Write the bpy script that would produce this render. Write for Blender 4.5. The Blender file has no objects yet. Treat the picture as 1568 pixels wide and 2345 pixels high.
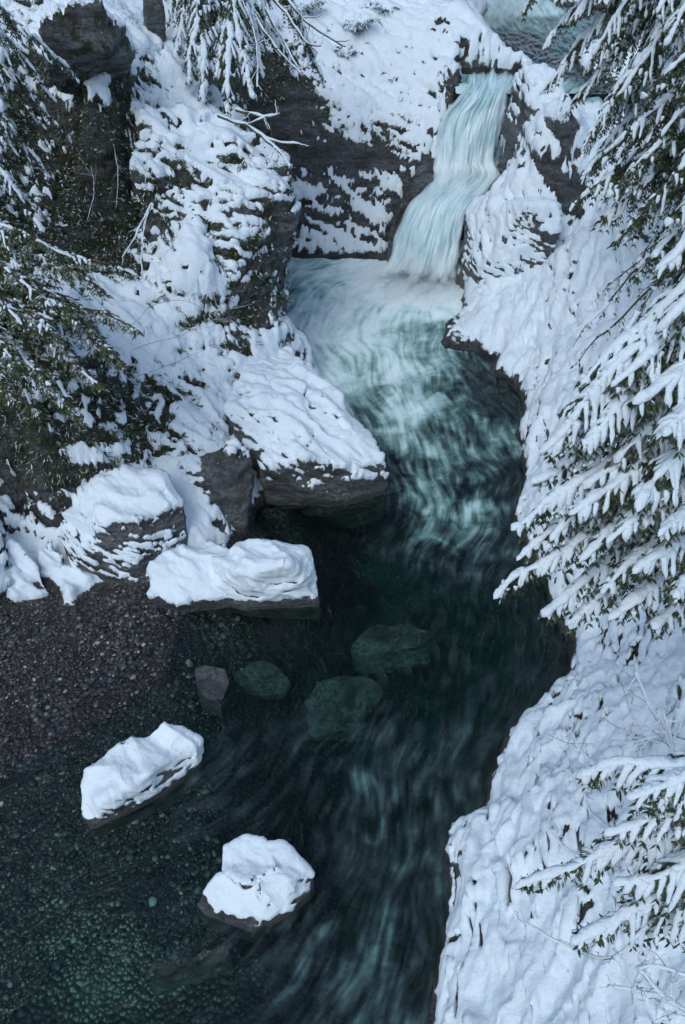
import bpy, bmesh, math, random, time
import numpy as np
from mathutils import Vector
T0 = time.time()
C = bpy.context.scene.collection
sc = bpy.context.scene
R = math.radians
# ------------------------------------------------------------------ camera, sky, sun
CAM_H = 20.0
PITCH = 42.0
cam = bpy.data.cameras.new('camera')
cam.sensor_fit = 'VERTICAL'
cam.angle = R(58)
cam.clip_end = 500
co = bpy.data.objects.new('camera', cam); C.objects.link(co)
co.location = (0, 0, CAM_H); co.rotation_euler = (R(90 - PITCH), 0, 0)
sc.camera = co
world = bpy.data.worlds.new('World'); sc.world = world
world.use_nodes = True
wn = world.node_tree.nodes; wn.clear()
sky = wn.new('ShaderNodeTexSky'); sky.sky_type = 'NISHITA'; sky.sun_disc = False
SUN_EL, SUN_ROT = 52.0, -150.0
sky.sun_elevation = R(SUN_EL); sky.sun_rotation = R(SUN_ROT); sky.air_density = 1.0; sky.dust_density = 3.0; sky.ozone_density = 1.0
bg = wn.new('ShaderNodeBackground'); bg.inputs[1].default_value = 0.12
wo = wn.new('ShaderNodeOutputWorld')
tint = wn.new('ShaderNodeMix'); tint.data_type = 'RGBA'; tint.blend_type = 'MULTIPLY'; tint.inputs[0].default_value = 1; tint.inputs[7].default_value = (.885, 1.0, 1.07, 1)
world.node_tree.links.new(sky.outputs[0], tint.inputs[6]); world.node_tree.links.new(tint.outputs[2], bg.inputs[0]); world.node_tree.links.new(bg.outputs[0], wo.inputs[0])
sun = bpy.data.lights.new('sun', 'SUN'); sun.energy = 0.75; sun.angle = R(25); sun.color = (.92, 0.97, 1.0)
so = bpy.data.objects.new('sun', sun); C.objects.link(so)
# sun_rotation r: the sun stands at azimuth r measured from +Y towards +X
az = R(SUN_ROT); el = R(SUN_EL)
sd = Vector((math.sin(az) * math.cos(el), math.cos(az) * math.cos(el), math.sin(el)))
so.rotation_euler = sd.to_track_quat('Z', 'Y').to_euler()
sc.view_settings.view_transform = 'Standard'; sc.view_settings.look = 'None'
sc.view_settings.exposure = 0.05; sc.view_settings.gamma = 1.0
sc.cycles.max_bounces = 8; sc.cycles.diffuse_bounces = 3; sc.cycles.transparent_max_bounces = 12
sc.cycles.use_denoising = True

# ------------------------------------------------------------------ helpers
CP, SP = math.cos(R(PITCH)), math.sin(R(PITCH))
FP = 1172 / math.tan(R(29))
def ray(px, py):
    a = px - 784; b = 1172 - py
    return np.array([a, FP * CP + b * SP, -FP * SP + b * CP]) / FP
def P(px, py, z):
    """the point of height z seen at the photo's (px, py) on a 1568 wide print"""
    d = ray(px, py); t = (z - CAM_H) / d[2]
    return np.array([0, 0, CAM_H]) + d * t
def PD(px, py, dep):
    return np.array([0, 0, CAM_H]) + ray(px, py) * dep
def PY(px, py, Y):
    d = ray(px, py); return np.array([0, 0, CAM_H]) + d * (Y / d[1])

def _h(ix, iy, iz, s):
    h = (ix * 374761393 + iy * 668265263 + iz * 2147483647 + s * 974711) & 0xffffffff
    h = ((h ^ (h >> 13)) * 1274126177) & 0xffffffff
    return ((h ^ (h >> 16)) & 0xffff).astype(np.float32) / 32767.5 - 1.0
def noise(p, scale=1.0, seed=0):
    """value-gradient noise, about -1..1; p (n,3)"""
    q = p * scale
    f0 = np.floor(q); i = f0.astype(np.int64); f = (q - f0).astype(np.float32)
    u = f * f * f * (f * (f * 6 - 15) + 10)
    out = 0
    for dx in (0, 1):
        wx = u[:, 0] if dx else 1 - u[:, 0]
        for dy in (0, 1):
            wy = u[:, 1] if dy else 1 - u[:, 1]
            for dz in (0, 1):
                wz = u[:, 2] if dz else 1 - u[:, 2]
                a, b, c = i[:, 0] + dx, i[:, 1] + dy, i[:, 2] + dz
                g = (_h(a, b, c, seed) * (f[:, 0] - dx) + _h(a, b, c, seed + 7) * (f[:, 1] - dy) + _h(a, b, c, seed + 13) * (f[:, 2] - dz))
                out = out + g * wx * wy * wz
    return out * 1.5
def fbm(p, scale, octv=3, seed=0, gain=.5):
    o = 0; a = 1.0
    for k in range(octv):
        o = o + a * noise(p, scale * 2.03 ** k, seed + 31 * k); a *= gain
    return o
def ss(a, b, x):
    t = np.clip((x - a) / (b - a), 0, 1); return t * t * (3 - 2 * t)

def mesh_np(name, v, f, mat, parent=None, attrs=None, smooth=True, uv=None):
    me = bpy.data.meshes.new(name)
    v = np.ascontiguousarray(v, np.float32); f = np.ascontiguousarray(f, np.int32)
    me.vertices.add(len(v)); me.vertices.foreach_set('co', v.ravel())
    k = f.shape[1]
    me.loops.add(f.size); me.loops.foreach_set('vertex_index', f.ravel())
    me.polygons.add(len(f)); me.polygons.foreach_set('loop_start', np.arange(0, f.size, k, dtype=np.int32))
    me.polygons.foreach_set('loop_total', np.full(len(f), k, np.int32))
    me.polygons.foreach_set('use_smooth', np.full(len(f), smooth, bool))
    me.update(calc_edges=True)
    if attrs:
        for n, a in attrs.items():
            if a.ndim == 1:
                at = me.attributes.new(n, 'FLOAT', 'POINT'); at.data.foreach_set('value', a.astype(np.float32))
            else:
                at = me.attributes.new(n, 'FLOAT_VECTOR', 'POINT'); at.data.foreach_set('vector', a.astype(np.float32).ravel())
    me.materials.append(mat)
    o = bpy.data.objects.new(name, me); C.objects.link(o)
    if parent: o.parent = parent
    return o
def normals(v, f):
    if f.shape[1] == 4:
        n = np.cross(v[f[:, 2]] - v[f[:, 0]], v[f[:, 3]] - v[f[:, 1]])
    else:
        n = np.cross(v[f[:, 1]] - v[f[:, 0]], v[f[:, 2]] - v[f[:, 0]])
    o = np.zeros_like(v)
    for c in range(f.shape[1]):
        for k in range(3):
            o[:, k] += np.bincount(f[:, c], n[:, k], len(v))
    return o / (np.linalg.norm(o, axis=1, keepdims=True) + 1e-9)
def tag(o, label=None, cat=None, group=None, kind=None):
    for k, x in (('label', label), ('category', cat), ('group', group), ('kind', kind)):
        if x: o[k] = x
    return o
def empty(name, loc=(0, 0, 0)):
    o = bpy.data.objects.new(name, None); o.empty_display_size = .2; C.objects.link(o); o.location = loc
    return o

# ------------------------------------------------------------------ materials
class N:
    def __init__(s, name):
        s.m = bpy.data.materials.new(name); s.m.use_nodes = True
        s.t = s.m.node_tree; s.t.nodes.clear(); s.l = s.t.links
        s.out = s.t.nodes.new('ShaderNodeOutputMaterial')
    def n(s, typ, ins=None, **kw):
        x = s.t.nodes.new('ShaderNode' + typ)
        for k, v in kw.items(): setattr(x, k, v)
        for k, v in (ins or {}).items(): s.set(x.inputs[k], v)
        return x
    def set(s, sock, v):
        if isinstance(v, bpy.types.NodeSocket): s.l.new(v, sock)
        else:
            if isinstance(v, tuple) and len(v) == 3 and sock.type == 'RGBA': v = v + (1,)
            sock.default_value = v
    def math(s, op, a, b=0.0, clamp=False):
        x = s.n('Math', {0: a, 1: b}, operation=op, use_clamp=clamp); return x.outputs[0]
    def noise(s, scale, detail=3, rough=.5, vec=None, dist=0.0):
        x = s.n('TexNoise', {'Scale': scale, 'Detail': detail, 'Roughness': rough, 'Distortion': dist})
        if vec is not None: s.l.new(vec, x.inputs['Vector'])
        return x.outputs[0]
    def pos(s): return s.n('NewGeometry').outputs['Position']
    def mapv(s, vec, sc=(1, 1, 1), rot=(0, 0, 0)):
        return s.n('Mapping', {'Vector': vec, 'Scale': sc, 'Rotation': rot}).outputs[0]
    def ramp(s, fac, stops):
        x = s.n('ValToRGB', {0: fac}); e = x.color_ramp.elements
        while len(e) < len(stops): e.new(.5)
        for k, (p, c) in enumerate(stops): e[k].position = p; e[k].color = (c if len(c) == 4 else c + (1,)) if isinstance(c, tuple) else (c, c, c, 1)
        return x.outputs[0]
    def mix(s, f, a, b):
        x = s.n('Mix', data_type='RGBA'); s.set(x.inputs[0], f); s.set(x.inputs[6], a); s.set(x.inputs[7], b); return x.outputs[2]
    def attr(s, n, o='Fac'): return s.n('Attribute', attribute_name=n).outputs[o]
    def step(s, x, a, b):
        r = s.n('MapRange', {0: x, 1: a, 2: b, 3: 0.0, 4: 1.0}, interpolation_type='SMOOTHSTEP'); return r.outputs[0]

SNOW = (.80, .86, .93)
def snow_col(m):
    p = m.pos()
    return m.mix(m.noise(1.3, 3, .6, p), (.70, .82, .92), (.80, .89, .955))
def land_material(name, gravel=False, rock=(.11, .122, .132), moss=1.0):
    m = N(name); p = m.pos()
    snow_a = m.attr('snow'); bed = m.attr('bed'); ms = m.attr('moss')
    # rock: layered, cracked, with pale lichen
    strata = m.noise(1.0, 6, .65, m.mapv(p, (.8, .8, 3.2), (R(25), R(-18), 0)), .6)
    fine = m.noise(9, 5, .7, p)
    rc = m.ramp(strata, [(.32, tuple(c * .22 for c in rock)), (.47, rock), (.6, tuple(c * 1.9 for c in rock)), (.8, (.27, .26, .24))])
    rc = m.mix(m.step(fine, .42, .68), rc, tuple(c * .45 for c in rock))
    lich = m.step(m.noise(1.1, 4, .6, p), .60, .66)
    rc = m.mix(m.math('MULTIPLY', lich, .55), rc, (.17, .155, .12))
    crack = m.n('TexVoronoi', {'Scale': 1.3, 'Vector': m.mapv(p, (1, 1, 2.0))}, feature='DISTANCE_TO_EDGE')
    ck = m.step(crack.outputs[0], 0.0, .03)
    mossn = m.math('MULTIPLY', m.step(m.noise(2.2, 5, .7, p), .46, .60), ms)
    mc = m.mix(m.noise(14, 3, .6, p), (.008, .016, .006), (.05, .06, .012))
    mc = m.mix(m.step(m.noise(1.7, 2, .5, p), .5, .62), mc, (.05, .028, .014))
    rc = m.mix(mossn, rc, mc)
    # gravel and river bed
    v1 = m.n('TexVoronoi', {'Scale': 9.0, 'Vector': p, 'Randomness': 1.0}); v2 = m.n('TexVoronoi', {'Scale': 18.0, 'Vector': p})
    g1 = m.ramp(m.n('SeparateColor', {0: v1.outputs['Color']}).outputs[0], [(0, (.018, .022, .028)), (.35, (.05, .058, .066)), (.6, (.10, .105, .11)), (.8, (.075, .062, .05)), (.93, (.24, .23, .21)), (1, (.34, .35, .35))])
    g2 = m.ramp(m.n('SeparateColor', {0: v2.outputs['Color']}).outputs[1], [(0, (.014, .014, .016)), (.5, (.045, .042, .04)), (.8, (.08, .06, .045)), (1, (.2, .19, .18))])
    gm = m.step(m.noise(.8, 3, .5, p), .47, .53)
    gc = m.mix(gm, g1, g2)
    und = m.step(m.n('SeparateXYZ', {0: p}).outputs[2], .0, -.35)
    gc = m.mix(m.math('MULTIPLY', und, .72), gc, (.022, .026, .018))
    edge = m.step(m.n('Mix', {0: gm, 2: v1.outputs['Distance'], 3: m.math('MULTIPLY', v2.outputs['Distance'], 1.0)}, data_type='FLOAT').outputs[0], .75, .3)
    gc = m.mix(edge, tuple([.008] * 3), gc)
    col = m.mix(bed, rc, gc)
    # snow limit, broken by fine noise so that its edge is ragged
    nz = m.n('SeparateXYZ', {0: m.n('NewGeometry').outputs['Normal']}).outputs[2]
    sn = m.math('ADD', snow_a, m.math('MULTIPLY', m.math('SUBTRACT', m.noise(5, 4, .65, p), .5), .9))
    sn = m.math('ADD', sn, m.math('MULTIPLY', m.math('SUBTRACT', m.noise(16, 3, .7, m.mapv(p, (1, 1, 2))), .5), .7))
    sf = m.step(sn, .46, .56)
    sf = m.math('MULTIPLY', sf, m.step(snow_a, .02, .15))
    col = m.mix(sf, col, snow_col(m))
    wet = m.step(m.n('SeparateXYZ', {0: p}).outputs[2], .5, .05)
    rough = m.n('Mix', {0: sf, 2: m.n('Mix', {0: wet, 2: .62, 3: .3}, data_type='FLOAT').outputs[0], 3: .75}, data_type='FLOAT').outputs[0]
    wetc = m.n('Mix', {0: m.math('MULTIPLY', wet, m.math('SUBTRACT', 1.0, sf)), 6: col, 7: (.0, .0, .0, 1)}, data_type='RGBA')
    m.set(wetc.inputs[0], m.math('MULTIPLY', m.math('MULTIPLY', wet, m.math('SUBTRACT', 1.0, sf)), .35))
    b = m.n('BsdfPrincipled', {'Base Color': wetc.outputs[2], 'Roughness': rough})
    hr = m.math('ADD', m.math('MULTIPLY', m.noise(5, 7, .75, m.mapv(p, (1, 1, 2.4), (R(25), R(-18), 0))), .36), m.math('MULTIPLY', ck, .06))
    hs = m.math('ADD', m.math('MULTIPLY', m.noise(6, 5, .6, p), .05), .05)
    hg = m.math('MULTIPLY', m.math('SUBTRACT', 1.0, v1.outputs['Distance']), .03)
    hh = m.n('Mix', {0: bed, 2: hr, 3: hg}, data_type='FLOAT').outputs[0]
    hh = m.n('Mix', {0: sf, 2: hh, 3: m.math('ADD', hs, .10)}, data_type='FLOAT').outputs[0]
    bp = m.n('Bump', {'Strength': .9, 'Distance': 1.0, 'Height': hh})
    m.l.new(bp.outputs[0], b.inputs['Normal'])
    m.l.new(b.outputs[0], m.out.inputs[0])
    return m.m
M_LAND = land_material('snowy_ground')
M_ROCK = land_material('snowy_rock', rock=(.15, .165, .175))

# ------------------------------------------------------------------ terrain control points: (px, py, z)
CTL = [
 # river bed and gravel
 (0,1400,.45),(120,1390,.42),(230,1385,.38),(330,1400,.22),(0,1500,.4),(0,1600,.3),(200,1520,.22),(200,1620,.08),(380,1480,.05),(400,1560,-.08),(0,1750,.03),(200,1720,-.1),
 (450,1700,-.6),(100,1950,-.35),(0,2200,-.7),(300,2100,-.55),(200,2344,-1.2),(500,1440,-.35),(560,1520,-.8),(650,1430,-1.2),(600,1800,-1.3),(480,1950,-.8),(600,2200,-.9),(-150,1600,.5),(-150,2000,.0),(-200,2344,-.5),
 (600,1180,-.25),(600,1250,-.2),(700,1220,-.7),(780,1180,-1.2),
 (800,1300,-3.2),(960,1300,-3.6),(1060,1500,-4),(1150,1480,-3.5),(850,1600,-2.0),(950,1900,-2.8),(850,2200,-2.0),(400,2300,-1),(960,2200,-2.2),(1000,1750,-3.2),(700,1600,-1.8),
 (1000,1000,-2.6),(1080,900,-1.2),(1130,900,-.5),(1140,1000,-1.5),(1100,1200,-3.5),(900,800,-2.5),(850,900,-2.5),(700,640,-.9),(640,700,-.8),(620,655,-.7),(655,620,-.5),(665,750,-1.1),(705,800,-1.2),(600,715,-.3),
 # right waterline and the bank above it
 (985,2344,0),(1003,2200,0),(1012,2120,0),(1030,2040,0),(1025,1950,0),(1035,1895,0),(1100,1840,0),(1120,1770,0),(1165,1680,0),(1230,1600,0),(1290,1540,0),(1300,1480,0),(1260,1400,0),(1215,1300,0),(1176,1200,0),(1188,1120,0),(1180,1000,0),(1188,900,0),(1120,855,0),(1015,800,0),(1020,740,0),(1050,665,0),
 # upper river and falls
 (1110,210,6.0),(1200,218,6.9),(1240,222,7.3),(1290,218,7.9),(1300,262,7.5),(1150,60,6.0),(1200,60,6.0),(1190,110,6.0),(1225,150,6.0),(1200,165,6.0),(1100,20,6.0),(1190,10,6.0),(1230,100,6.0),(1120,80,6.1),(1140,120,6.0),(1130,60,6.0),(1150,20,6.0),(1060,400,2.7),(1130,395,2.9),(1000,480,1.7),(960,560,.4),(1060,480,1.8),(1000,600,-.6),(920,640,-1.2),
 (1180,152,6.9),(1120,135,7.2),(1080,180,6.7),(1040,200,6.6),
 # wall behind the pool
 (700,592,0),(800,592,0),(880,594,.0),
 # left bank
 (330,200,9.6),(450,200,9.0),(560,285,8.2),(200,200,10.2),(200,20,12.2),(200,20,12.2),
 (470,300,8.2),(350,330,8.0),(200,330,8.3),(330,480,6.0),(120,620,6.0),(120,620,6.2),
 (300,640,5.0),(300,760,4.4),(200,760,5.2),(100,780,5.8),(480,800,3.2),(400,870,3.1),(300,880,3.6),(180,900,4.4),(60,920,5.0),
 (460,950,2.4),(520,900,2.2),(380,960,2.7),(250,1000,3.1),(130,1020,3.4),(480,1060,1.8),(350,1060,2.1),(200,1130,2.0),(140,1300,.5),(230,1340,.45),(330,1350,.35),(420,1300,.4),(420,1230,.7),(540,1190,.3),(560,1240,-.1),(560,1120,.7),(-200,1100,4.5),(-200,1350,1.2),
]
SHR = [(985,2344),(1003,2200),(1012,2120),(1030,2040),(1025,1950),(1035,1895),(1100,1840),(1120,1770),(1165,1680),(1230,1600),(1290,1540),(1300,1480),(1260,1400),(1215,1300),(1176,1200),(1188,1120),(1180,1000),(1188,900),(1120,855),(1015,800),(1020,740),(1050,665),(1060,620)]
RBK = [ # (px, py, mean slope up from the waterline)
 (1040,2230,1.5),(1060,2050,1.7),(1065,1920,1.7),(1140,1830,1.4),(1200,1700,1.3),(1290,1600,1.2),(1340,1510,1.2),(1290,1330,1.6),(1215,1180,1.8),(1215,1010,1.5),(1215,900,1.3),
 (1568,2344,1.15),(1400,2344,1.15),(1250,2300,1.15),(1110,2250,1.3),(1130,2080,1.3),(1300,2000,1.15),(1568,2000,1.15),(1180,1880,1.2),(1280,1750,1.1),(1380,1620,1.05),(1450,1700,1.1),(1568,1700,1.15),(1450,1500,1.05),(1568,1400,1.15),(1380,1350,1.1),(1370,1200,1.15),(1568,1100,1.2),
 (1260,1000,1.3),(1300,900,1.1),(1400,800,1.05),(1568,800,1.15),(1240,800,.55),(1120,700,.40),(1180,780,.45),(1040,770,.5),(1200,640,.5),(1280,600,.65),(1310,510,.8),(1120,560,.5),(1400,600,1.0),(1568,600,1.15),(1800,2200,1.15),(1800,1700,1.15),(1800,1200,1.2),(1800,700,1.2),
 (1330,430,1.0),(1330,300,1.05),(1450,300,1.15),(1568,300,1.2),(1568,100,1.25)]
def seg_dist(p, L):
    best = 1e9
    for a, b in zip(L[:-1], L[1:]):
        ab = b - a; t = min(max(np.dot(p - a, ab) / np.dot(ab, ab), 0), 1); best = min(best, np.linalg.norm(p - a - ab * t))
    return best
SH = [np.array([1.2, 2.0])] + [P(x, y, 0)[:2] for x, y in SHR] + [np.array([8.6, 43.]), np.array([12.5, 52.]), np.array([15., 64.])]
def bank(px, py, slope):
    d = ray(px, py); base = P(px, py, 0); t0 = CAM_H / -d[2]
    for t in np.linspace(t0, t0 * .3, 400):
        p = np.array([0, 0, CAM_H]) + d * t
        if p[2] >= slope * seg_dist(p[:2], SH): return p
    return p
CTY = [  # (px, py, distance ahead)
 (780,560,40.2),(860,560,40.1),(700,480,41.0),(820,490,40.9),(900,500,40.5),(750,400,41.9),(880,400,41.7),(950,430,41.2),(700,330,42.8),(800,330,42.7),(900,320,42.6),(970,330,42.3),(985,380,41.8),
 (720,240,44.0),(850,230,44.2),(950,230,43.8),(1000,250,43.2),(620,250,43.5),(600,400,42.2),(900,130,46.0),(780,80,46.8),(650,130,45.0),(950,0,49.5),(800,0,49),(650,0,48.5),(1020,130,45.5),(1010,200,43.8),(1080,80,46.0),(1055,30,47.0),(1000,10,49),(540,130,42),(560,40,45),
 (450,520,29.3),(400,600,28.2),(450,640,27.8),(500,690,27.9),(475,750,27.4),(560,700,28.9),(560,600,29.2),(400,720,27.2),(0,1230,20),(0,1160,20.6),(60,1260,19.7),(90,1150,21.2),(30,1050,21.6),(0,950,22),(0,780,24),(0,600,26),(250,560,29.9),(100,520,29),(60,450,30),(100,300,32.5),(0,300,31),(0,0,36),(0,150,33),(200,420,31.8),(-200,700,24),(-200,300,29),(-200,0,34),
 (450,100,38.5),(330,80,37.5),(400,20,42),
]
ctl = np.array([P(*c) for c in CTL] + [PY(*c) for c in CTY] + [bank(*c) for c in RBK])
WC = np.array([ (-2.4,31.9,.1),(-1.6,32.3,-.2),(-1.9,33.5,-.4),(-2.5,33.2,-.3),(-2.9,34.6,-.4),(-2.2,35,-.6), (-2.5,37.2,-.8),(-3.2,38.6,-.6),(-2.6,36,-.5),(-1.2,36,-1.5),(-1.6,38.5,-1.2),(-.5,34.5,-1.2),(-4.8,36.2,7.2),(11,50,6.0),(12.5,56,6.0),(10,53,6.0),
  # corners far outside the picture
 (-22, 2, 3), (-22, 15, 5), (-28, 30, 14), (-32, 50, 20), (-12, 2, 1.0), (-6, 0, -.5), (14, 0, 14), (22, 10, 20), (26, 30, 24), (30, 50, 26), (0, -8, -1.5), (-12, -8, 1), (10, -8, 12), (24, -8, 20),
 (-10, 50, 15), (-2, 56, 14.5), (4, 58, 13), (9, 52, 6), (10.5, 58, 6), (12, 64, 6), (13, 70, 9), (18, 60, 14), (4, 70, 16), (30, 75, 26), (-20, 75, 24), (16, 48, 11), (0, 85, 18), (14, 80, 12)], float)
ctl = np.vstack([ctl, WC])
def rbf(pts, val, q, smooth=.02):
    d = np.sqrt(((pts[:, None, :2] - pts[None, :, :2]) ** 2).sum(2) + .05)
    n = len(pts)
    A = np.zeros((n + 3, n + 3)); A[:n, :n] = d - smooth * np.eye(n) * 3
    A[:n, n] = 1; A[:n, n + 1:] = pts[:, :2]; A[n:, :n] = A[:n, n:].T
    w = np.linalg.solve(A, np.concatenate([val, [0, 0, 0]]))
    out = np.empty(len(q), np.float32)
    for s in range(0, len(q), 40000):
        qq = q[s:s + 40000]
        dd = np.sqrt(((qq[:, None, :2] - pts[None, :, :2]) ** 2).sum(2) + .05)
        out[s:s + 40000] = dd @ w[:n] + w[n] + qq[:, :2] @ w[n + 1:]
    return out
_ctlw = None
def ground(q): return rbf(ctl, ctl[:, 2], q)

def grid_faces(nr, nc):
    i = np.arange(nr * nc).reshape(nr, nc)
    return np.stack([i[:-1, :-1], i[:-1, 1:], i[1:, 1:], i[1:, :-1]], -1).reshape(-1, 4)

# blobs: (px, py, z, radius m, amount)   bare rock (+) / forced snow (-)
BARE = [(1220,1000,1.2,.35,.5),(1205,1160,1.0,.35,.5),(1320,1540,1.6,.5,.3),(1100,1960,1.6,.4,.3),(1080,2120,1.4,.4,.3),(1060,2280,1.2,.4,.3),(1340,1950,4.4,.5,.25),(1280,2250,4,.5,.25),(1230,1820,2.6,.45,.3),(1060,760,.7,.4,.35),(1100,820,.7,.4,.4),(1290,680,3.2,.4,.3),(1260,760,2.,.35,.35),(860,200,7.5,.8,.3),(930,280,6.2,.6,.35),(780,200,8,.8,.25),(1000,60,9,.7,.3),(350,160,10,.5,.25),(450,880,2.7,.6,.3),(300,940,3.3,.8,.35),(180,1010,3.4,.6,.3),(540,1000,2.1,.4,.35),(680,500,1.6,.9,.40),(750,520,1.6,.9,.40),(830,510,1.6,.9,.42),(900,470,2.2,.7,.35),(790,450,2.5,.8,.3),(1000,300,5.5,.5,.3),(640,450,6.4,.6,.5),(500,560,5.8,.4,.35),(550,640,4.4,.5,.5),(470,850,2.8,.4,.35),(500,600,5.4,.3,.3),(380,640,5,.35,.3),(180,850,4.5,.9,.4),(250,930,3.9,.8,.4),(420,900,2.9,.7,.4),(350,900,3.2,.7,.4),(520,960,2.2,.4,.3),(250,1060,2.6,.6,.3),(160,1180,1.8,.5,.4),(380,850,3.3,.6,.2),(1230,1250,1.4,.4,.4),(1220,1100,1.2,.5,.35),(1280,1420,1.4,.4,.4),(1250,900,1.6,.5,.3),(1320,1800,3.2,.6,.22),(1150,2050,2.2,.6,.2),(1260,2100,3.8,.6,.18),(1400,1620,3,.6,.2),(1120,2200,2.0,.5,.2),(1480,1480,4,.8,.25),(1180,560,2.8,.4,.2),(300,620,5.2,.8,.3),(420,540,5.8,.5,.3),(600,680,3.2,.8,.9),(640,600,4.6,.7,.8),(655,520,5.8,.6,.6),(580,740,2.4,.6,.9),(640,330,6,1,.4),(1075,540,2.0,.55,1.0),(1060,600,1.0,.5,1.0),(1095,480,2.6,.4,.9),(1300,1560,1.4,.4,.2),(1340,1660,2.2,.5,.22),(1290,1750,2.6,.5,.18),(1320,1860,3.6,.5,.2),(1180,2150,2.8,.5,.15),(1240,1950,3,.5,.15),(1250,1250,1.6,.6,.3),(1200,930,1.,.5,.3),(1240,830,1.6,.5,.25),(180,330,8.6,1.4,.5),(60,300,9.6,1.4,.5),(160,560,6.2,1.4,.5),(40,520,8,1.5,.5),(240,400,7.4,1.1,.4),(280,880,3.8,.9,.2),(200,960,3.9,.9,.25),(450,900,2.6,.6,.25),(620,220,7,1.3,.7),(700,230,6.5,1.2,.5),(660,380,4.,1.1,.6),(740,370,4,.8,.5),(810,365,4.2,.8,.6),(880,375,4.2,.8,.6),(950,390,4,.7,.6),(640,520,1.5,.6,.4),(40,1000,4,1.0,.6),(130,1110,2.4,.8,.4),(380,30,11,1,.5),(40,40,13,1.5,.5),(280,200,9.8,.7,.4),(1280,350,7.4,.8,.5),(1320,520,5,.6,.4),(870,60,10,.8,.3),(1010,60,9,.7,.3),(560,330,8,.5,.15),(430,420,7.2,.9,.5),(400,450,6.8,.8,.4),(610,560,4.5,.9,.9),(640,480,5.5,.6,.7),(560,720,2.5,.8,.9),(540,790,1.9,.7,.8),(590,640,3.2,.8,.7),(490,560,5.6,.6,.4),(240,480,6.5,1.6,.4),(300,520,6,1.2,.35),(900,350,4.5,1.2,.4),(640,300,6.5,1.5,.5),(990,160,7.8,.6,.4),(1060,170,6.8,.7,.5),(760,380,4.2,1.5,.5),(700,300,6,1.6,.5),(850,350,4.5,1.1,.45),(640,230,8,1.6,.5),(200,500,6.6,2.2,.5),(120,400,8.4,1.6,.35),(260,600,5.2,1.2,.4),(60,620,7,1.8,.5),
        (330,1000,2.9,1.2,.45),(400,960,2.9,.9,.35),(30,1080,3.3,1.2,.5),(60,1170,2,1.0,.45),(40,960,5,1.2,.5),(500,1090,1.5,.8,.5),(520,1180,.6,.8,.5),(430,1030,2.2,.7,.3),(200,620,5.6,1.0,.4),(420,420,7,.9,.3),
        (120,150,11.5,1.2,.4),(1010,480,2,.7,.8),(1030,190,6.9,.6,.6),(960,460,2.4,.5,.5),(1180,200,6.4,.6,.6),(1310,430,6,.8,.4),(1290,480,5.5,.7,.5),(650,160,9.4,1.2,.4),(330,100,11,1.0,.2),
        (1130,860,.4,.7,.6),(1170,880,.4,.5,.6),(1250,1650,1.6,.35,.12),(1330,1680,2.6,.7,.13),(1400,1900,5,.6,.1)]
SNOWB = [(430,250,9,2.0,.3),(480,640,4.2,1.2,.25),(850,150,9,2.2,.3),(1140,700,1.5,1.6,.45),(1200,600,3,1.3,.4),(1330,750,3.2,1.3,.3),(500,350,8,1.2,.25),(1180,1800,2,1.2,.25),(1200,2250,3,1.6,.2),(1350,2250,5,1.6,.2),(580,760,1.8,1.2,.3),(1270,520,4.6,.9,.3),
         (1250,1100,1.5,1.2,.35),(1330,1000,2.5,1.2,.3),(1450,1650,4,1.4,.2),(1100,1950,1.5,.8,.25),(1400,550,7,1.4,.3)]
MOSS = [(850,100,9,4,.55),(950,200,7,1.5,.4),(700,60,10,2.5,.6),(1030,120,8,1.2,.5),(450,320,8.5,2.5,.8),(300,330,8.5,2.5,.9),(900,200,7,2.5,.4),(750,150,8,2,.4),(450,620,5,2,.7),(350,760,4.5,2,.5),(500,900,2.5,1.5,.5),(150,450,7.5,4.5,1.),(420,400,7,3,1.),(560,600,4,2.5,.9),(330,1000,2.9,2,.8),(150,150,11.5,3,1.),(60,850,5.5,2.5,1.),(560,180,9.5,2,.8),(1350,480,6.5,2.5,.6),(820,30,11,2.2,.8),(1000,80,9.5,1.5,.6),(100,1050,3,1.2,.5)]
def hits(L):
    D = np.array([ray(b[0], b[1]) for b in L]); T = np.linspace(8, 62, 240)
    pts = np.array([0, 0, CAM_H]) + D[:, None] * T[None, :, None]
    g = ground(pts.reshape(-1, 3)[:, :2]).reshape(len(L), -1)
    k = (pts[..., 2] < g).argmax(1); return pts[np.arange(len(L)), k]
_hc = {}
def blobs(v, L):
    if id(L) not in _hc: _hc[id(L)] = hits(L)
    o = np.zeros(len(v), np.float32)
    for (px, py, z, r, a), h in zip(L, _hc[id(L)]):
        c = P(px, py, z); d2 = np.minimum(((v - c) ** 2).sum(1), ((v - h) ** 2).sum(1)) / (r * r)
        o += (a * np.exp(-d2 * 1.2)).astype(np.float32)
    return o

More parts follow.
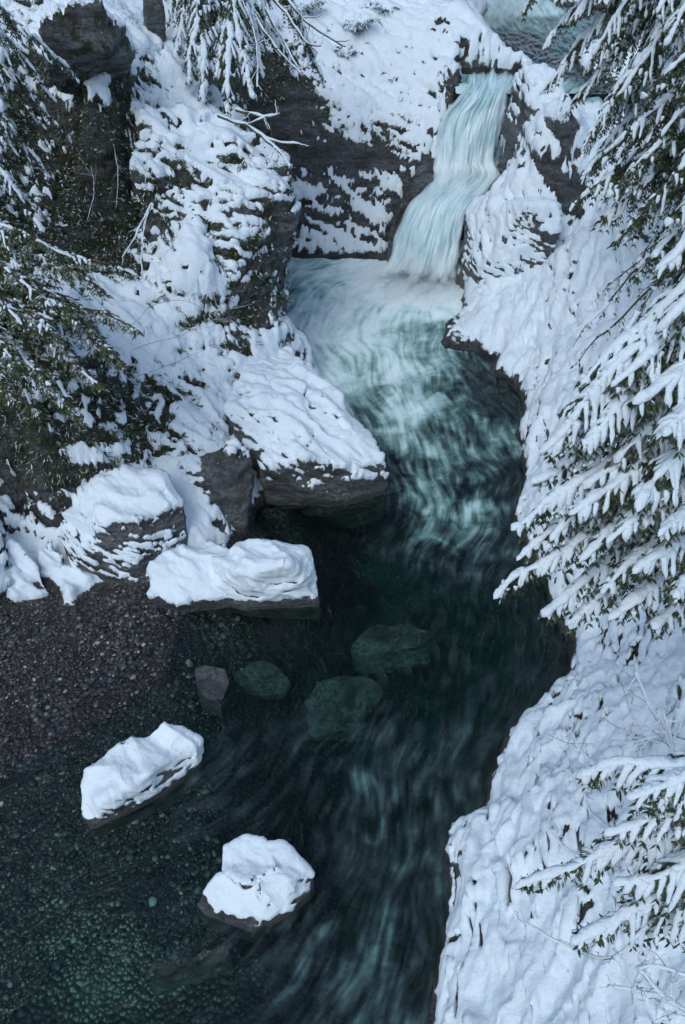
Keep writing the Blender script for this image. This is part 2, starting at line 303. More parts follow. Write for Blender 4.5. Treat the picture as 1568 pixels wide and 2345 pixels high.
def nrm_(a): return a / (np.linalg.norm(a, axis=-1, keepdims=True) + 1e-9)
_sh = sorted([(float(P(x, y, 0)[1]), float(P(x, y, 0)[0])) for x, y in SHR] + [(-9., 0.), (2., 1.2), (43., 6.5), (60., 9.5)])
SHY = np.array([a for a, b in _sh]); SHX = np.array([b for a, b in _sh]) - .2
def clothe(v, f, amp=1.0, lo=.30, hi=.72, thick=.16, water=True, seed=0, bias=0.0, billow=1.0, strata=1.0, bed=None, bare=1.3, wl=(.05, .35), pits=1.0):
    """roughen rock, lay snow where it can lie, return verts and attributes"""
    v = v.astype(np.float64)
    n = normals(v, f)
    k = ss(-.2, 1.2, v[:, 2]) if water else np.ones(len(v))
    k = (.35 + .65 * k) * amp
    rot = np.array([[.92, .1, -.37], [-.1, .99, .05], [.37, .0, .93]])
    w = v @ rot.T * np.array([.8, .8, 2.2])
    big = fbm(v, .45, 2, seed + 1); mid = noise(w, .9, seed + 5); st = 1 - np.abs(noise(w, 1.6, seed + 9)) * 2.2; sm = fbm(w, 3.4, 3, seed + 17)
    d = k * (big * .30 + mid * .20 * strata + st * .10 * strata + sm * .05)
    v = v + n * d[:, None]
    n = normals(v, f)
    nb = fbm(v, .9, 3, seed + 50); nf = fbm(v * np.array([1, 1, 1.5]), 3.2, 2, seed + 70)
    B_ = np.minimum(blobs(v, BARE) * bare, 1.4)
    e0 = nrm_(np.where((v[:, 0] > np.interp(v[:, 1], SHY, SHX))[:, None], np.array([[-.30, -.85, -.42]]), np.array([[.88, -.30, -.30]])))
    w0 = v - (v * e0).sum(1)[:, None] * e0 * .80
    nst = .9 * noise(w0, 2.4, seed + 60) + .6 * noise(w0, 5.2, seed + 61) + .45 * noise(w0, 10., seed + 62)
    left = ss(.3, -.3, v[:, 0] - np.interp(v[:, 1], SHY, SHX)) * pits
    cov = n[:, 2] + nb * .20 + nf * .22 + nst * (.13 + .09 * left + .62 * np.minimum(B_, .8)) + bias - .13 * left - B_ * .66 + blobs(v, SNOWB) - (pits + .6 * (v[:, 0] > np.interp(v[:, 1], SHY, SHX))) * (ss(.34, .75, .7 * nst + .75 * noise(v, 4.2, seed + 77) + .25 * nf) * (.25 + .6 * ss(-.3, .3, noise(v, .5, seed + 66)) + .45 * np.clip(blobs(v, MOSS), 0, 1)))
    s = ss(lo, hi, cov)
    if water: s = s * ss(wl[0], wl[1], v[:, 2] + nf * .15)
    if bed is not None: s = s * (1 - bed)
    # pillows
    e = nrm_(np.where((v[:, 0] > np.interp(v[:, 1], SHY, SHX))[:, None], np.array([[-.30, -.85, -.42]]), np.array([[.80, -.45, -.40]])))
    along = (v * e).sum(1)[:, None] * e; w = v - along * .72
    gate = .35 + .65 * ss(-.35, .35, noise(v, .35, seed + 88))
    b1 = np.abs(noise(w, 1.5, seed + 90)); b2 = np.abs(noise(w, 3.6, seed + 91)); b3 = noise(w, 8.5, seed + 92)
    pil = ((.5 - b1) * .34 + ((.4 - b2) * .11 + b3 * .018) * gate) * billow
    v = v + n * (s * pil * .8)[:, None]
    v[:, 2] += s * (thick + pil * .35)
    return v, dict(snow=s, moss=np.clip(blobs(v, MOSS), 0, 1))

rows = [  # (left px,py,z) (right px,py,z) whiteness
 ((1060,170,6.5),(1185,168,6.5),.0), ((1062,200,6.48),(1176,198,6.48),.1), ((1044,222,6.3),(1168,222,6.3),.1), ((1012,255,5.7),(1160,258,5.75),.3), ((996,300,4.9),(1148,310,4.9),.3), ((990,350,4.1),(1140,352,4.1),.5),
 ((984,385,3.55),(1142,382,3.6),.9), ((978,412,3.3),(1150,405,3.4),.85), ((962,440,3.08),(1122,440,3.2),.6), ((930,470,2.9),(1080,480,2.9),.3), ((905,520,2.1),(1066,525,2.2),.25), ((890,570,1.2),(1060,570,1.4),.3), ((872,610,.5),(1056,615,.7),.8), ((842,640,.12),(1054,655,.15),1.), ((800,668,.03),(1052,700,.03),1.)]
A = np.array([P(*r[0]) for r in rows]); B = np.array([P(*r[1]) for r in rows]); wv = np.array([r[2] for r in rows])
def cat(P_, t):
    n = len(P_) - 1; x = t * n; i = np.minimum(x.astype(int), n - 1); f = (x - i)[:, None]
    p0 = P_[np.maximum(i - 1, 0)]; p1 = P_[i]; p2 = P_[i + 1]; p3 = P_[np.minimum(i + 2, n)]
    return .5 * (2 * p1 + (p2 - p0) * f + (2 * p0 - 5 * p1 + 4 * p2 - p3) * f ** 2 + (3 * p1 - p0 - 3 * p2 + p3) * f ** 3)
_t = np.linspace(0, 1, 60); _w = np.linspace(0, 1, 24)
_a = cat(A, _t); _b = cat(B, _t)
_g = (_a[:, None] * (1 - _w[None, :, None]) + _b[:, None] * _w[None, :, None]).reshape(-1, 3)
FALL_PTS = (_g[:, :2], _g[:, 2])

# ---- terrain
t1 = time.time()
ys = [-8., -6, -4, -2, -.5]
y = .5
while y < 66:
    ys.append(y); y += .045 + .0011 * max(y, 0) if y > 3 else .12
while y < 92: ys.append(y); y += .8
ys = np.array(ys)
uf = np.linspace(-1.1, 1.1, 620); g = np.linspace(0, 1, 40)[1:] ** 1.5
us = np.concatenate([-(1.1 + 1.6 * g[::-1]), uf, 1.1 + 1.6 * g])
HWid = 5.2 + .285 * np.maximum(ys, 0)
X = us[None, :] * HWid[:, None]; Yg = np.repeat(ys[:, None], len(us), 1)
q = np.stack([X.ravel(), Yg.ravel()], 1)
z = ground(q)
RP = None
# the river bed lies under the falls
fq, fz = FALL_PTS
near = (np.abs(q[:, 0] - 4.5) < 5) & (q[:, 1] > 36) & (q[:, 1] < 46)
ii = np.where(near)[0]
for s0 in range(0, len(ii), 20000):
    jj = ii[s0:s0 + 20000]
    d = ((q[jj][:, None] - fq[None]) ** 2).sum(2); k = d.argmin(1); dm = np.sqrt(d[np.arange(len(jj)), k])
    lim = fz[k] - .45 + np.maximum(dm - .1, 0) * 3
    z[jj] = np.minimum(z[jj], lim)
tv = np.column_stack([q, z]); tf = grid_faces(len(ys), len(us))
# gravel and bed mask: below the waterline, or on the beach
cb = np.array([P(120, 1480, .3), P(250, 1560, .1), P(0, 1550, .4), P(0, 1680, .1), P(100, 1660, .1), P(200, 1680, .0), P(-100, 1700, .4), P(380, 1450, .1), P(30, 1400, .4), P(280, 1410, .3)])
bm = np.zeros(len(tv))
for c in cb: bm = np.maximum(bm, np.exp(-((tv[:, :2] - c[:2]) ** 2).sum(1) / 1.6 ** 2 * .8))
bed_up = ss(5.75, 5.9, tv[:, 2]) * (tv[:, 1] > 42.6) * (tv[:, 0] > 4.6) * (tv[:, 0] < 17) * ss(6.62, 6.45, tv[:, 2])
bed = np.maximum(bed_up, np.maximum(ss(.45, .62, bm) * (tv[:, 2] < .75), ss(.02, -.15, tv[:, 2]) * ss(1.5, -.5, tv[:, 0] + (tv[:, 1] - 12) * -.10 + 0) * (tv[:, 2] < 1)))
assert len(bed) == len(tv)
low = ss(.6, .2, tv[:, 2])
v0 = tv.copy()
tv, at = clothe(tv, tf, amp=.75, seed=3, bed=bed, bias=.10, lo=.02, hi=.42)
kb = bed[:, None]
tv = tv * (1 - kb) + (v0 + np.column_stack([0 * bed, 0 * bed, fbm(v0 * 1., 1.2, 2, 5) * .03])) * kb
at['bed'] = bed
TV, TFc = tv, tf
terrain = mesh_np('terrain', tv, tf, M_LAND, None, at); terrain['kind'] = 'structure'
print('terrain', len(tv), time.time() - t1)

M_PALE = land_material('pale_rock', rock=(.25, .26, .235))
# ------------------------------------------------------------------ rock masses from hulls
def hull_mesh(hulls, voxel, smooth=3):
    bm = bmesh.new()
    for pts in hulls:
        b2 = bmesh.new()
        for p in pts: b2.verts.new(tuple(p))
        r = bmesh.ops.convex_hull(b2, input=b2.verts)
        loose = [x for x in b2.verts if not x.link_faces]
        bmesh.ops.delete(b2, geom=loose, context='VERTS')
        mm = bpy.data.meshes.new('t'); b2.to_mesh(mm); b2.free(); bm.from_mesh(mm); bpy.data.meshes.remove(mm)
    bmesh.ops.recalc_face_normals(bm, faces=bm.faces)
    me = bpy.data.meshes.new('t'); bm.to_mesh(me); bm.free()
    o = bpy.data.objects.new('t', me); C.objects.link(o)
    md = o.modifiers.new('r', 'REMESH'); md.mode = 'VOXEL'; md.voxel_size = voxel; md.adaptivity = 0
    if smooth:
        s = o.modifiers.new('s', 'SMOOTH'); s.iterations = smooth; s.factor = .5
    dg = bpy.context.evaluated_depsgraph_get(); ev = o.evaluated_get(dg); e = ev.to_mesh()
    v = np.empty(len(e.vertices) * 3, np.float32); e.vertices.foreach_get('co', v); v = v.reshape(-1, 3)
    lt = np.empty(len(e.polygons), np.int32); e.polygons.foreach_get('loop_total', lt)
    li = np.empty(len(e.loops), np.int32); e.loops.foreach_get('vertex_index', li)
    ls = np.empty(len(e.polygons), np.int32); e.polygons.foreach_get('loop_start', ls)
    f4 = np.stack([li[ls[lt == 4] + k] for k in range(4)], 1)
    if (lt == 3).any():
        f3 = np.stack([li[ls[lt == 3] + k] for k in (0, 1, 2, 2)], 1); f4 = np.vstack([f4, f3])
    ev.to_mesh_clear(); bpy.data.objects.remove(o); bpy.data.meshes.remove(me)
    return v.astype(np.float64), f4
def sub_mesh(name, v, f, sel, mat, parent, at):
    ff = f[sel]
    if not len(ff): return None
    u, inv = np.unique(ff, return_inverse=True)
    return mesh_np(name, v[u], inv.reshape(ff.shape), mat, parent, {k: a[u] for k, a in at.items()})
def base_below(pts, dz):
    return [np.array([p[0], p[1], p[2] - dz]) for p in pts]
def rock(name, label, cat, hulls, voxel=.07, smooth=4, group=None, down=0, mat=None, split=True, **kw):
    hs = []
    for h in hulls:
        pts = [P(*p) if len(p) == 3 else PY(*p[:3]) for p in h]
        if down: pts = pts + base_below(pts, down)
        hs.append(pts)
    v, f = hull_mesh(hs, voxel, smooth)
    v, at = clothe(v, f, **kw)
    at['bed'] = np.zeros(len(v))
    c = v.mean(0); zb = v[:, 2].min()
    root = empty(name, (c[0], c[1], zb))
    v = v - np.array([c[0], c[1], zb])
    fs = at['snow'][f].mean(1)
    m = mat or M_ROCK
    has = (fs > .45).sum() > 20
    sub_mesh('rock', v, f, ~(fs > .45) if has else np.ones(len(f), bool), m, root, at)
    if has: sub_mesh('snow_cap', v, f, fs > .45, m, root, at)
    tag(root, label, cat, group)
    return root
W = lambda x, y, z: (x, y, z, 'w')
t1 = time.time()
# the big mossy bluff on the left
rock('rock_bluff', 'large mossy rock bluff under patchy snow, overhanging the plunge pool from the left bank', 'rock bluff', [
  [(330,270,9.0),(480,250,9.0),(600,330,8.1),(660,400,7.2),(655,470,6.4),(560,540,29.5,'y'),(420,420,30.5,'y'),(300,420,7.6),(540,620,28.8,'y'),(330,520,29.6,'y'),(440,600,28.4,'y'),(640,560,30.6,'y')],
  [(655,420,6.9),(648,560,30.8,'y'),(612,660,30.2,'y'),(565,760,29.2,'y'),(515,822,28.4,'y'),(480,740,27.9,'y'),(440,640,28.1,'y'),(560,540,29.5,'y'),(430,740,27.2,'y'),(600,560,29.6,'y'),(560,680,28.9,'y'),(600,480,30.4,'y')],
 ], voxel=.065, down=2.6, seed=11, lo=.06, hi=.45, amp=1.15, smooth=7)
# ridge in the centre
rock('rock_ridge', 'smooth snow-covered rock ridge with grey foot, pointing into the river at the centre', 'rock ridge', [
  [(600,740,1.5),(660,800,1.8),(690,850,2.2),(560,860,2.4),(520,950,2.3),(640,960,2.6),(700,900,2.5),(575,1030,1.7),(690,1040,2.0)],
  [(690,850,2.2),(780,920,2.1),(800,980,1.9),(640,960,2.6),(700,1060,1.9),(600,1080,1.4),(640,1100,.9),(800,1080,1.4)],
  [(780,930,2.0),(830,1000,1.7),(878,1060,1.2),(888,1105,.5),(800,1090,1.2),(740,1110,.9),(690,1040,1.9),(885,1125,.05),(800,1150,-.3),(720,1120,.4),(650,1110,.4)],
 ], voxel=.055, smooth=9, down=1.3, seed=23, amp=.8, bare=.5, lo=.1, hi=.5, strata=.6, bias=.05, wl=(.25,.7))
rock('rock_nose', 'bare grey vertical rock face between the round boulder and the snowy ridge', 'rock', [
  [(440,1060,1.9),(540,1020,2.2),(575,1060,1.7),(565,1200,.3),(545,1235,-.1),(430,1230,.4),(420,1120,1.6),(500,1100,1.9)],
 ], voxel=.05, down=.8, seed=31, amp=.55, lo=.5, hi=.95)
rock('boulder', 'big rounded boulder with thick snow on top and streaky face, above the gravel beach', 'boulder', [
  [(180,1150,2.0),(230,1110,2.4),(300,1085,2.6),(380,1100,2.5),(420,1160,2.0),(425,1240,.9),(400,1320,.2),(300,1350,.25),(180,1330,.35),(150,1240,1.0),(330,1200,2.2),(240,1200,2.2)],
 ], voxel=.045, down=.6, seed=37, pits=.3, bare=.2, amp=.6, lo=.25, hi=.62, bias=.05, strata=.15)
rock('snowy_ledge', 'low flat ledge rock under a thick smooth pillow of snow, reaching into the pool', 'rock', [
  [(345,1310,.9),(400,1270,1.0),(480,1250,1.0),(560,1290,1.0),(580,1360,.4),(480,1375,.4),(400,1385,.35),(350,1385,.2)],
  [(490,1290,1.2),(550,1262,1.4),(600,1300,1.72),(660,1300,1.68),(560,1310,1.5),(640,1255,1.4),(700,1272,1.25),(728,1330,.7),(733,1385,.05),(640,1385,.15),(560,1375,.4),(490,1350,.6)],
 ], voxel=.04, down=.7, seed=43, pits=.15, bare=0, amp=.35, lo=-.5, hi=-.1, thick=.12, strata=.7, bias=.1, wl=(.24, .46), billow=.8)
rock('boulder', 'snow-covered boulder at the left edge, beside the gravel beach', 'boulder', [
  [(-60,1300,.7),(0,1240,1.3),(50,1260,1.2),(95,1320,.8),(115,1370,.35),(20,1395,.3),(-60,1395,.4)],
 ], voxel=.045, down=.6, seed=47, amp=.4, lo=.1, hi=.5, bias=.1)
rock('boulder', 'small snow-topped boulder wedged between the left edge boulder and the round one', 'boulder', [
  [(85,1260,1.1),(120,1250,1.2),(150,1280,.9),(140,1330,.4),(95,1325,.5)],
 ], voxel=.04, down=.6, seed=49, amp=.3, lo=.1, hi=.5, bias=.1)
# the two boulders in the river
rock('river_boulder', 'oblong boulder under lumpy snow, standing in shallow water beside the gravel', 'boulder', [
  [(185,1860,.25),(210,1898,.05),(300,1860,.0),(400,1800,.0),(455,1745,.15),(458,1700,.7),(420,1670,1.0),(370,1662,1.05),(300,1700,1.0),(230,1740,.8),(200,1790,.7),(340,1780,1.0),(250,1830,.75)],
 ], voxel=.03, smooth=12, down=.7, seed=53, pits=.15, amp=.3, lo=-.15, hi=.2, thick=.08, strata=.8, bias=.1, wl=(.10, .34), bare=0)
rock('river_boulder', 'flat-topped snow-covered boulder alone in the dark current, nearest the viewer', 'boulder', [
  [(450,2068,.15),(500,2010,.55),(560,1990,.75),(620,2060,.7),(600,2110,.25),(578,2128,.1),(520,2110,.1),(470,2092,.1)],
  [(512,1995,.6),(518,1945,.62),(560,1922,.7),(605,1925,.8),(640,1990,.95),(560,2030,.85)],
  [(600,1935,.85),(650,1932,.8),(690,1968,.72),(700,1990,.7),(722,2008,.45),(712,2045,.2),(660,2085,.3),(610,2110,.25),(590,2040,.85),(660,2020,.85)],
 ], voxel=.03, smooth=7, down=.7, seed=59, pits=.15, amp=.3, lo=.1, hi=.4, thick=.08, strata=.8, bias=.1, billow=.5, wl=(.10, .36), bare=0)
rock('dark_rock', 'wet dark grey rock without snow at the end of the gravel', 'rock', [
  [(445,1530,.05),(470,1522,.08),(515,1530,.08),(525,1560,.05),(505,1615,-.02),(470,1600,.0),(450,1570,.0)],
 ], voxel=.03, down=.6, seed=61, amp=.15, lo=3, hi=4, strata=.3)
for (lab, pts, s) in [
  ('pale submerged rock below the ledge, seen through green water mid-river', [(815,1480,-.6),(850,1440,-.35),(930,1425,-.3),(985,1440,-.35),(980,1470,-.5),(900,1500,-.6),(830,1510,-.8)], 67),
  ('broad pale submerged rock in front of the dark rock, mid-river', [(690,1600,-.6),(720,1550,-.45),(800,1535,-.5),(860,1570,-.6),(830,1640,-.7),(720,1650,-.7)], 71),
  ('submerged greenish rock right of the oblong river boulder', [(460,1680,-.25),(510,1665,-.3),(540,1700,-.35),(530,1760,-.4),(470,1775,-.3),(455,1730,-.2)], 73),
  ('small submerged green rock between dark rock and mid-river', [(540,1550,-.5),(600,1530,-.5),(660,1560,-.6),(640,1590,-.7),(560,1590,-.7)], 79),
  ('low wet rock bar just breaking the surface below the nearest boulder', [(340,2225,-.05),(350,2195,.02),(440,2180,.06),(520,2165,.02),(530,2190,-.05),(440,2215,.02),(380,2235,.0)], 83)]:
    rock('submerged_rock', lab, 'rock', [[(a, b, c - (.35 if s < 80 else 0)) for a, b, c in pts]], voxel=.035, down=1.0, seed=s, amp=.95, lo=3, hi=4, strata=.8, smooth=30, water=False, mat=M_PALE if s != 73 else None, group='rocks lying under the water')
# top left boulder and others
rock('boulder', 'huge overhanging mossy boulder with a snow cap in the top left corner', 'boulder', [
  [(90,70,12.2),(150,20,12.8),(230,10,12.8),(290,70,11.8),(300,110,11.2),(250,80,12),(110,100,11.8)],
  [(100,90,11.8),(290,100,11.3),(280,140,10.4),(230,180,9.9),(130,175,10.3),(100,140,11)],
 ], voxel=.07, down=.5, seed=89, amp=.6, lo=.4, hi=.8)
rock('rock_pinnacle', 'grey upright rock with bare face between the corner boulder and hanging cedar', 'rock', [
  [(325,-40,12.5),(370,-40,12.5),(365,20,11.6),(330,60,11.0),(350,62,11.0)],
 ], voxel=.07, down=1.2, seed=97, amp=.3, lo=.6, hi=1)
# beside the falls
rock('falls_boulder', 'snow-capped black rock with icicles on the right lip of the upper fall', 'boulder', [
  [(1168,240,6.6),(1175,200,7.2),(1200,175,7.8),(1270,170,8.0),(1290,240,7.4),(1270,260,7.0),(1160,275,6.1),(1150,340,4.6),(1190,375,4.2),(1230,330,5.0),(1255,290,6.1),(1220,265,6.9)],
 ], voxel=.06, down=1.0, seed=101, amp=.4, lo=.25, hi=.6, thick=.3)
rock('snow_hummock', 'smooth snow-covered rock hump right of the middle pool between the two falls', 'rock', [
  [(1128,440,3.9),(1160,405,4.3),(1230,370,4.9),(1245,420,4.6),(1180,455,4.1),(1115,480,3.6),(1130,500,3.4)],
 ], voxel=.06, down=1.0, seed=103, amp=.25, lo=-.1, hi=.3, bias=.2, thick=.25)
rock('falls_rock', 'black wet rock with snowy back splitting the lower fall from the right bank', 'rock', [
  [(1065,520,2.4),(1085,470,3.1),(1120,455,3.4),(1200,480,4.4),(1280,480,4.6),(1270,530,3.8),(1180,570,2.6),(1110,580,1.8),(1060,600,1.2),(1052,640,.3),(1100,640,1.2)],
 ], voxel=.06, down=1.4, seed=107, amp=.4, lo=.05, hi=.4, bias=.1, strata=.5)
rock('falls_rock', 'dark wet rock spur on the left side of the falls, below the snowy wall', 'rock', [
  [(985,370,4.2),(990,400,3.6),(960,440,3.1),(920,490,2.2),(900,540,1.2),(885,580,.4),(930,440,3.2),(900,500,2.2),(960,380,4.2)],
 ], voxel=.06, down=1.0, seed=109, amp=.4, lo=.7, hi=1.1)
fb = [o for o in bpy.data.objects if o.name.startswith('falls_boulder')][0]
def icicles():
    rng = np.random.default_rng(4); vs, fs, k = [], [], 0
    M = N('ice'); b = M.n('BsdfPrincipled', {'Base Color': (.62, .76, .85, 1), 'Roughness': .12, 'Transmission Weight': .35, 'IOR': 1.31}); M.l.new(b.outputs[0], M.out.inputs[0])
    for i in range(60):
        px = rng.uniform(1148, 1235); py = 300 + (px - 1148) * .55 + rng.normal(0, 8)
        c = P(px, py, 5.4 - (px - 1148) * .004) + np.array([0, -.15, 0]); L = rng.uniform(.3, .95); n = 7; a = np.linspace(0, 2 * np.pi, n, endpoint=False); r = rng.uniform(.03, .07)
        rr = [r, r * .8, r * .45, .004]; zz = [0, -L * .3, -L * .7, -L]
        v = np.vstack([np.column_stack([c[0] + q_ * np.cos(a), c[1] + q_ * np.sin(a), np.full(n, c[2] + z_)]) for q_, z_ in zip(rr, zz)])
        ii = np.arange(4 * n).reshape(4, n); f_ = np.stack([ii[:-1], ii[1:], np.roll(ii, -1, 1)[1:], np.roll(ii, -1, 1)[:-1]], -1).reshape(-1, 4)
        vs.append(v - np.array(fb.location)); fs.append(f_ + k); k += len(v)
    mesh_np('icicles', np.vstack(vs), np.vstack(fs), M.m, fb)['kind'] = 'stuff'
icicles()
print('rocks', time.time() - t1)

# ------------------------------------------------------------------ water
def water_material(vol=False):
    m = N('river_water' if vol else 'upper_water'); p = m.pos()
    st = m.attr('streak'); foam = m.attr('foam')
    a = m.math('ADD', foam, m.math('MULTIPLY', m.math('SUBTRACT', st, .5), m.math('ADD', m.math('MULTIPLY', m.math('MULTIPLY', foam, m.math('SUBTRACT', 1.18, foam)), .95), .06)), True)
    fm = m.ramp(a, [(0, 0.), (.08, .02), (.22, .20), (.42, .55), (.7, .92), (1, 1.)])
    foam_sheen_col = m.ramp(a, [(0, (.07, .13, .14)), (.18, (.125, .18, .215)), (.36, (.20, .37, .37)), (.6, (.44, .65, .67)), (.82, (.66, .83, .86)), (1, (.78, .89, .94))])  # slate thin end paints sky sheen on ripples into the colour; rest is foam
    foamb = m.n('BsdfDiffuse', {'Color': foam_sheen_col, 'Roughness': .5})
    tr = m.n('BsdfTransparent', {'Color': (.82, .95, .92, 1) if vol else (.22, .42, .42, 1)})
    gl = m.n('BsdfGlossy', {'Color': (1, 1, 1, 1), 'Roughness': .18})
    bh = m.math('ADD', m.math('MULTIPLY', st, .10), m.math('MULTIPLY', m.noise(2.5, 3, .5, p), .03))
    bp = m.n('Bump', {'Strength': .5, 'Distance': 1.0, 'Height': bh})
    m.l.new(bp.outputs[0], gl.inputs['Normal']); m.l.new(bp.outputs[0], foamb.inputs['Normal'])
    fr = m.n('Fresnel', {'IOR': 1.33, 'Normal': bp.outputs[0]})
    w = m.n('MixShader', {0: m.math('MULTIPLY', fr.outputs[0], 1.0), 1: tr.outputs[0], 2: gl.outputs[0]})
    o = m.n('MixShader', {0: fm, 1: w.outputs[0], 2: foamb.outputs[0]})
    m.l.new(o.outputs[0], m.out.inputs[0])
    if vol:
        va = m.n('VolumeAbsorption', {'Color': (.10, .80, .66, 1), 'Density': .36})
        m.l.new(va.outputs[0], m.out.inputs['Volume'])
    return m.m
def field(q, pts, s=2.2, key=2):
    """gaussian interpolation of rows (px,py,z?,values...) given in the plane"""
    out = 0; ws = 1e-6
    for (c, val) in pts:
        w = np.exp(-((q - c) ** 2).sum(1) / (2 * s * s)); out = out + w[:, None] * np.array(val)[None, :]; ws = ws + w
    return out / (ws[:, None] if np.ndim(ws) else ws)
FLOW = [((940,640),(700,780)),((880,640),(640,660)),((700,680),(640,740)),((850,760),(760,840)),((960,720),(1000,800)),((700,790),(820,860)),((850,860),(930,960)),((940,900),(980,1010)),((1040,860),(1090,980)),((960,1060),(1040,1180)),((1060,1100),(1060,1260)),((1120,1250),(1060,1400)),
        ((1000,1300),(1040,1460)),((900,1300),(760,1330)),((760,1450),(880,1520)),((1060,1450),(1120,1560)),((1180,1520),(1060,1640)),((900,1600),(880,1800)),((1050,1700),(940,1880)),((860,1850),(840,2080)),((960,1950),(920,2160)),((820,2150),(880,2344)),((950,2250),(900,2400)),
        ((650,1700),(540,1820)),((560,1850),(400,1960)),((420,1980),(200,2080)),((650,2200),(480,2300)),((300,2000),(100,2120)),((200,2250),(40,2344)),((500,2280),(360,2360)),((740,1950),(770,2150)),((600,1300),(700,1350)),((650,1560),(600,1700))]
FOAM = [((490,1825),.2),((530,1790),.16),((740,2080),.24),((730,2140),.24),((455,2140),.2),((1080,1900),.24),((1060,2000),.22),((1120,1780),.2),((1000,670),1.0),((930,665),1.0),((870,640),1.0),((960,640),1.0),((900,640),1.0),((850,650),.86),((780,640),.66),((680,620),.45),((620,650),.40),((640,700),.46),((720,700),.62),((820,710),.70),((920,700),.88),((1000,690),.85),((700,760),.72),((760,790),.62),((860,780),.66),((950,740),.55),((1000,760),.3),((1040,700),.7),((800,850),.6),((880,850),.62),((930,920),.5),((960,800),.45),((1010,850),.25),((1080,860),.10),((1140,900),.05),((860,930),.4),((900,1000),.42),((970,1010),.4),((1050,980),.22),
        ((930,1080),.3),((1000,1120),.42),((1060,1200),.46),((1010,1230),.36),((1100,1100),.18),((1150,1200),.1),((1060,1320),.26),((950,1250),.1),((850,1180),.0),((700,1250),.0),((850,1350),.02),((1000,1400),.08),((1120,1350),.05),((1200,1500),.10),((1100,1550),.16),((1000,1550),.12),((900,1500),.10),((760,1500),.05),((650,1450),.03),((550,1550),.02),((850,1650),.14),((900,1750),.22),((880,1850),.28),((860,2000),.26),((850,2150),.26),((880,2300),.28),
        ((960,1900),.16),((1000,1800),.18),((1000,2050),.22),((960,2200),.26),((1080,1750),.14),((1180,1620),.12),((750,1800),.14),((700,1950),.14),((600,1850),.10),((500,1920),.10),((350,2000),.05),((200,2100),.0),((450,2150),.06),((650,2250),.18),((450,2300),.08),((200,2300),.03),((50,1950),.0),((50,2200),.0),((300,1600),.0),((100,1700),.0),((600,1200),.0)]
def lic(z0, ylo, yhi, flow, foam, sig=1.4, seed=0, nr=900, nc=760, xw=None):
    ys = [ylo]
    while ys[-1] < yhi: ys.append(ys[-1] + .028 + .0009 * max(ys[-1], 0))
    ys = np.array(ys); us = np.linspace(-1.12, 1.12, nc)
    hw = 5.2 + .285 * ys
    X = us[None] * hw[:, None]; Y = np.repeat(ys[:, None], nc, 1)
    q = np.stack([X.ravel(), Y.ravel()], 1)
    fl = [(P(a[0], a[1], z0)[:2], (lambda d: d / np.linalg.norm(d))(P(b[0], b[1], z0)[:2] - P(a[0], a[1], z0)[:2])) for a, b in flow]
    fo = [(P(a[0], a[1], z0)[:2], (min(v * (1.12 if a[1] < 1080 else .85 if a[1] < 1300 else .74) + (.07 if a[1] < 1000 else .05 if a[1] < 1250 else 0), 1),)) for a, v in foam]
    foam_v = field(q, fo, .75)[:, 0]
    def vel(qq):
        v = field(qq, fl, 1.9); return v
    # coarse velocity grid, bilinear lookup is replaced by direct small-step advection on a regular grid
    res = .10; x0, x1 = -18, 18; gx = np.arange(x0, x1, res); gy = np.arange(ylo - 3, yhi + 3, res)
    GX, GY = np.meshgrid(gx, gy); gq = np.stack([GX.ravel(), GY.ravel()], 1)
    gv = vel(gq)
    g3 = np.column_stack([gq, np.zeros(len(gq))])
    psi = (fbm(g3, .34, 2, seed + 3) * .75 + noise(g3, 1.4, seed + 4) * .05).reshape(GX.shape)
    py_, px_ = np.gradient(psi, res)
    gv = gv + np.stack([py_.ravel(), -px_.ravel()], 1) * .55
    gv /= np.linalg.norm(gv, axis=1, keepdims=True) + 1e-6
    gv = gv.reshape(GX.shape + (2,))
    def look(qq):
        i = np.clip(((qq[:, 1] - gy[0]) / res).astype(int), 0, len(gy) - 1); j = np.clip(((qq[:, 0] - x0) / res).astype(int), 0, len(gx) - 1)
        return gv[i, j]
    acc = 0; wsum = 0
    rng = np.random.default_rng(seed)
    tex = rng.random((2048, 2048)).astype(np.float32)
    def samp(qq, s):
        a = qq * s; i = np.floor(a).astype(int); f = a - i; i0 = i[:, 0] & 2047; j0 = i[:, 1] & 2047; i1 = (i0 + 1) & 2047; j1 = (j0 + 1) & 2047
        return (tex[i0, j0] * (1 - f[:, 0]) + tex[i1, j0] * f[:, 0]) * (1 - f[:, 1]) + (tex[i0, j1] * (1 - f[:, 0]) + tex[i1, j1] * f[:, 0]) * f[:, 1]
    for sgn in (1, -1):
        c = q.copy(); 
        for k in range(16):
            w = 1.0 - k / 18
            acc = acc + w * (samp(c, 16.0) * .5 + samp(c, 7.0) * .5); wsum += w
            c = c + sgn * look(c) * (.026 + .028 * ss(.2, .7, foam_v))[:, None]
    s1 = acc / wsum
    acc = 0; wsum = 0
    for sgn in (1, -1):
        c = q.copy()
        for k in range(16):
            w = 1.0 - k / 18
            acc = acc + w * samp(c + 50, 2.2); wsum += w
            c = c + sgn * look(c) * .06
    s2 = acc / wsum
    s = (s1 - s1.mean()) / s1.std() * .95 + (s2 - s2.mean()) / s2.std() * .14
    s = np.clip(.5 + s * .24, 0, 1)
    return q, len(ys), nc, s, foam_v
t1 = time.time()
q, nr, nc, s, fo = lic(0., 2.0, 41.5, FLOW, FOAM, seed=2)
n3 = np.column_stack([q, np.zeros(len(q))])
zz = (s - .5) * .05 * (.3 + fo) + fo * fbm(n3, .9, 3, 77) * .16
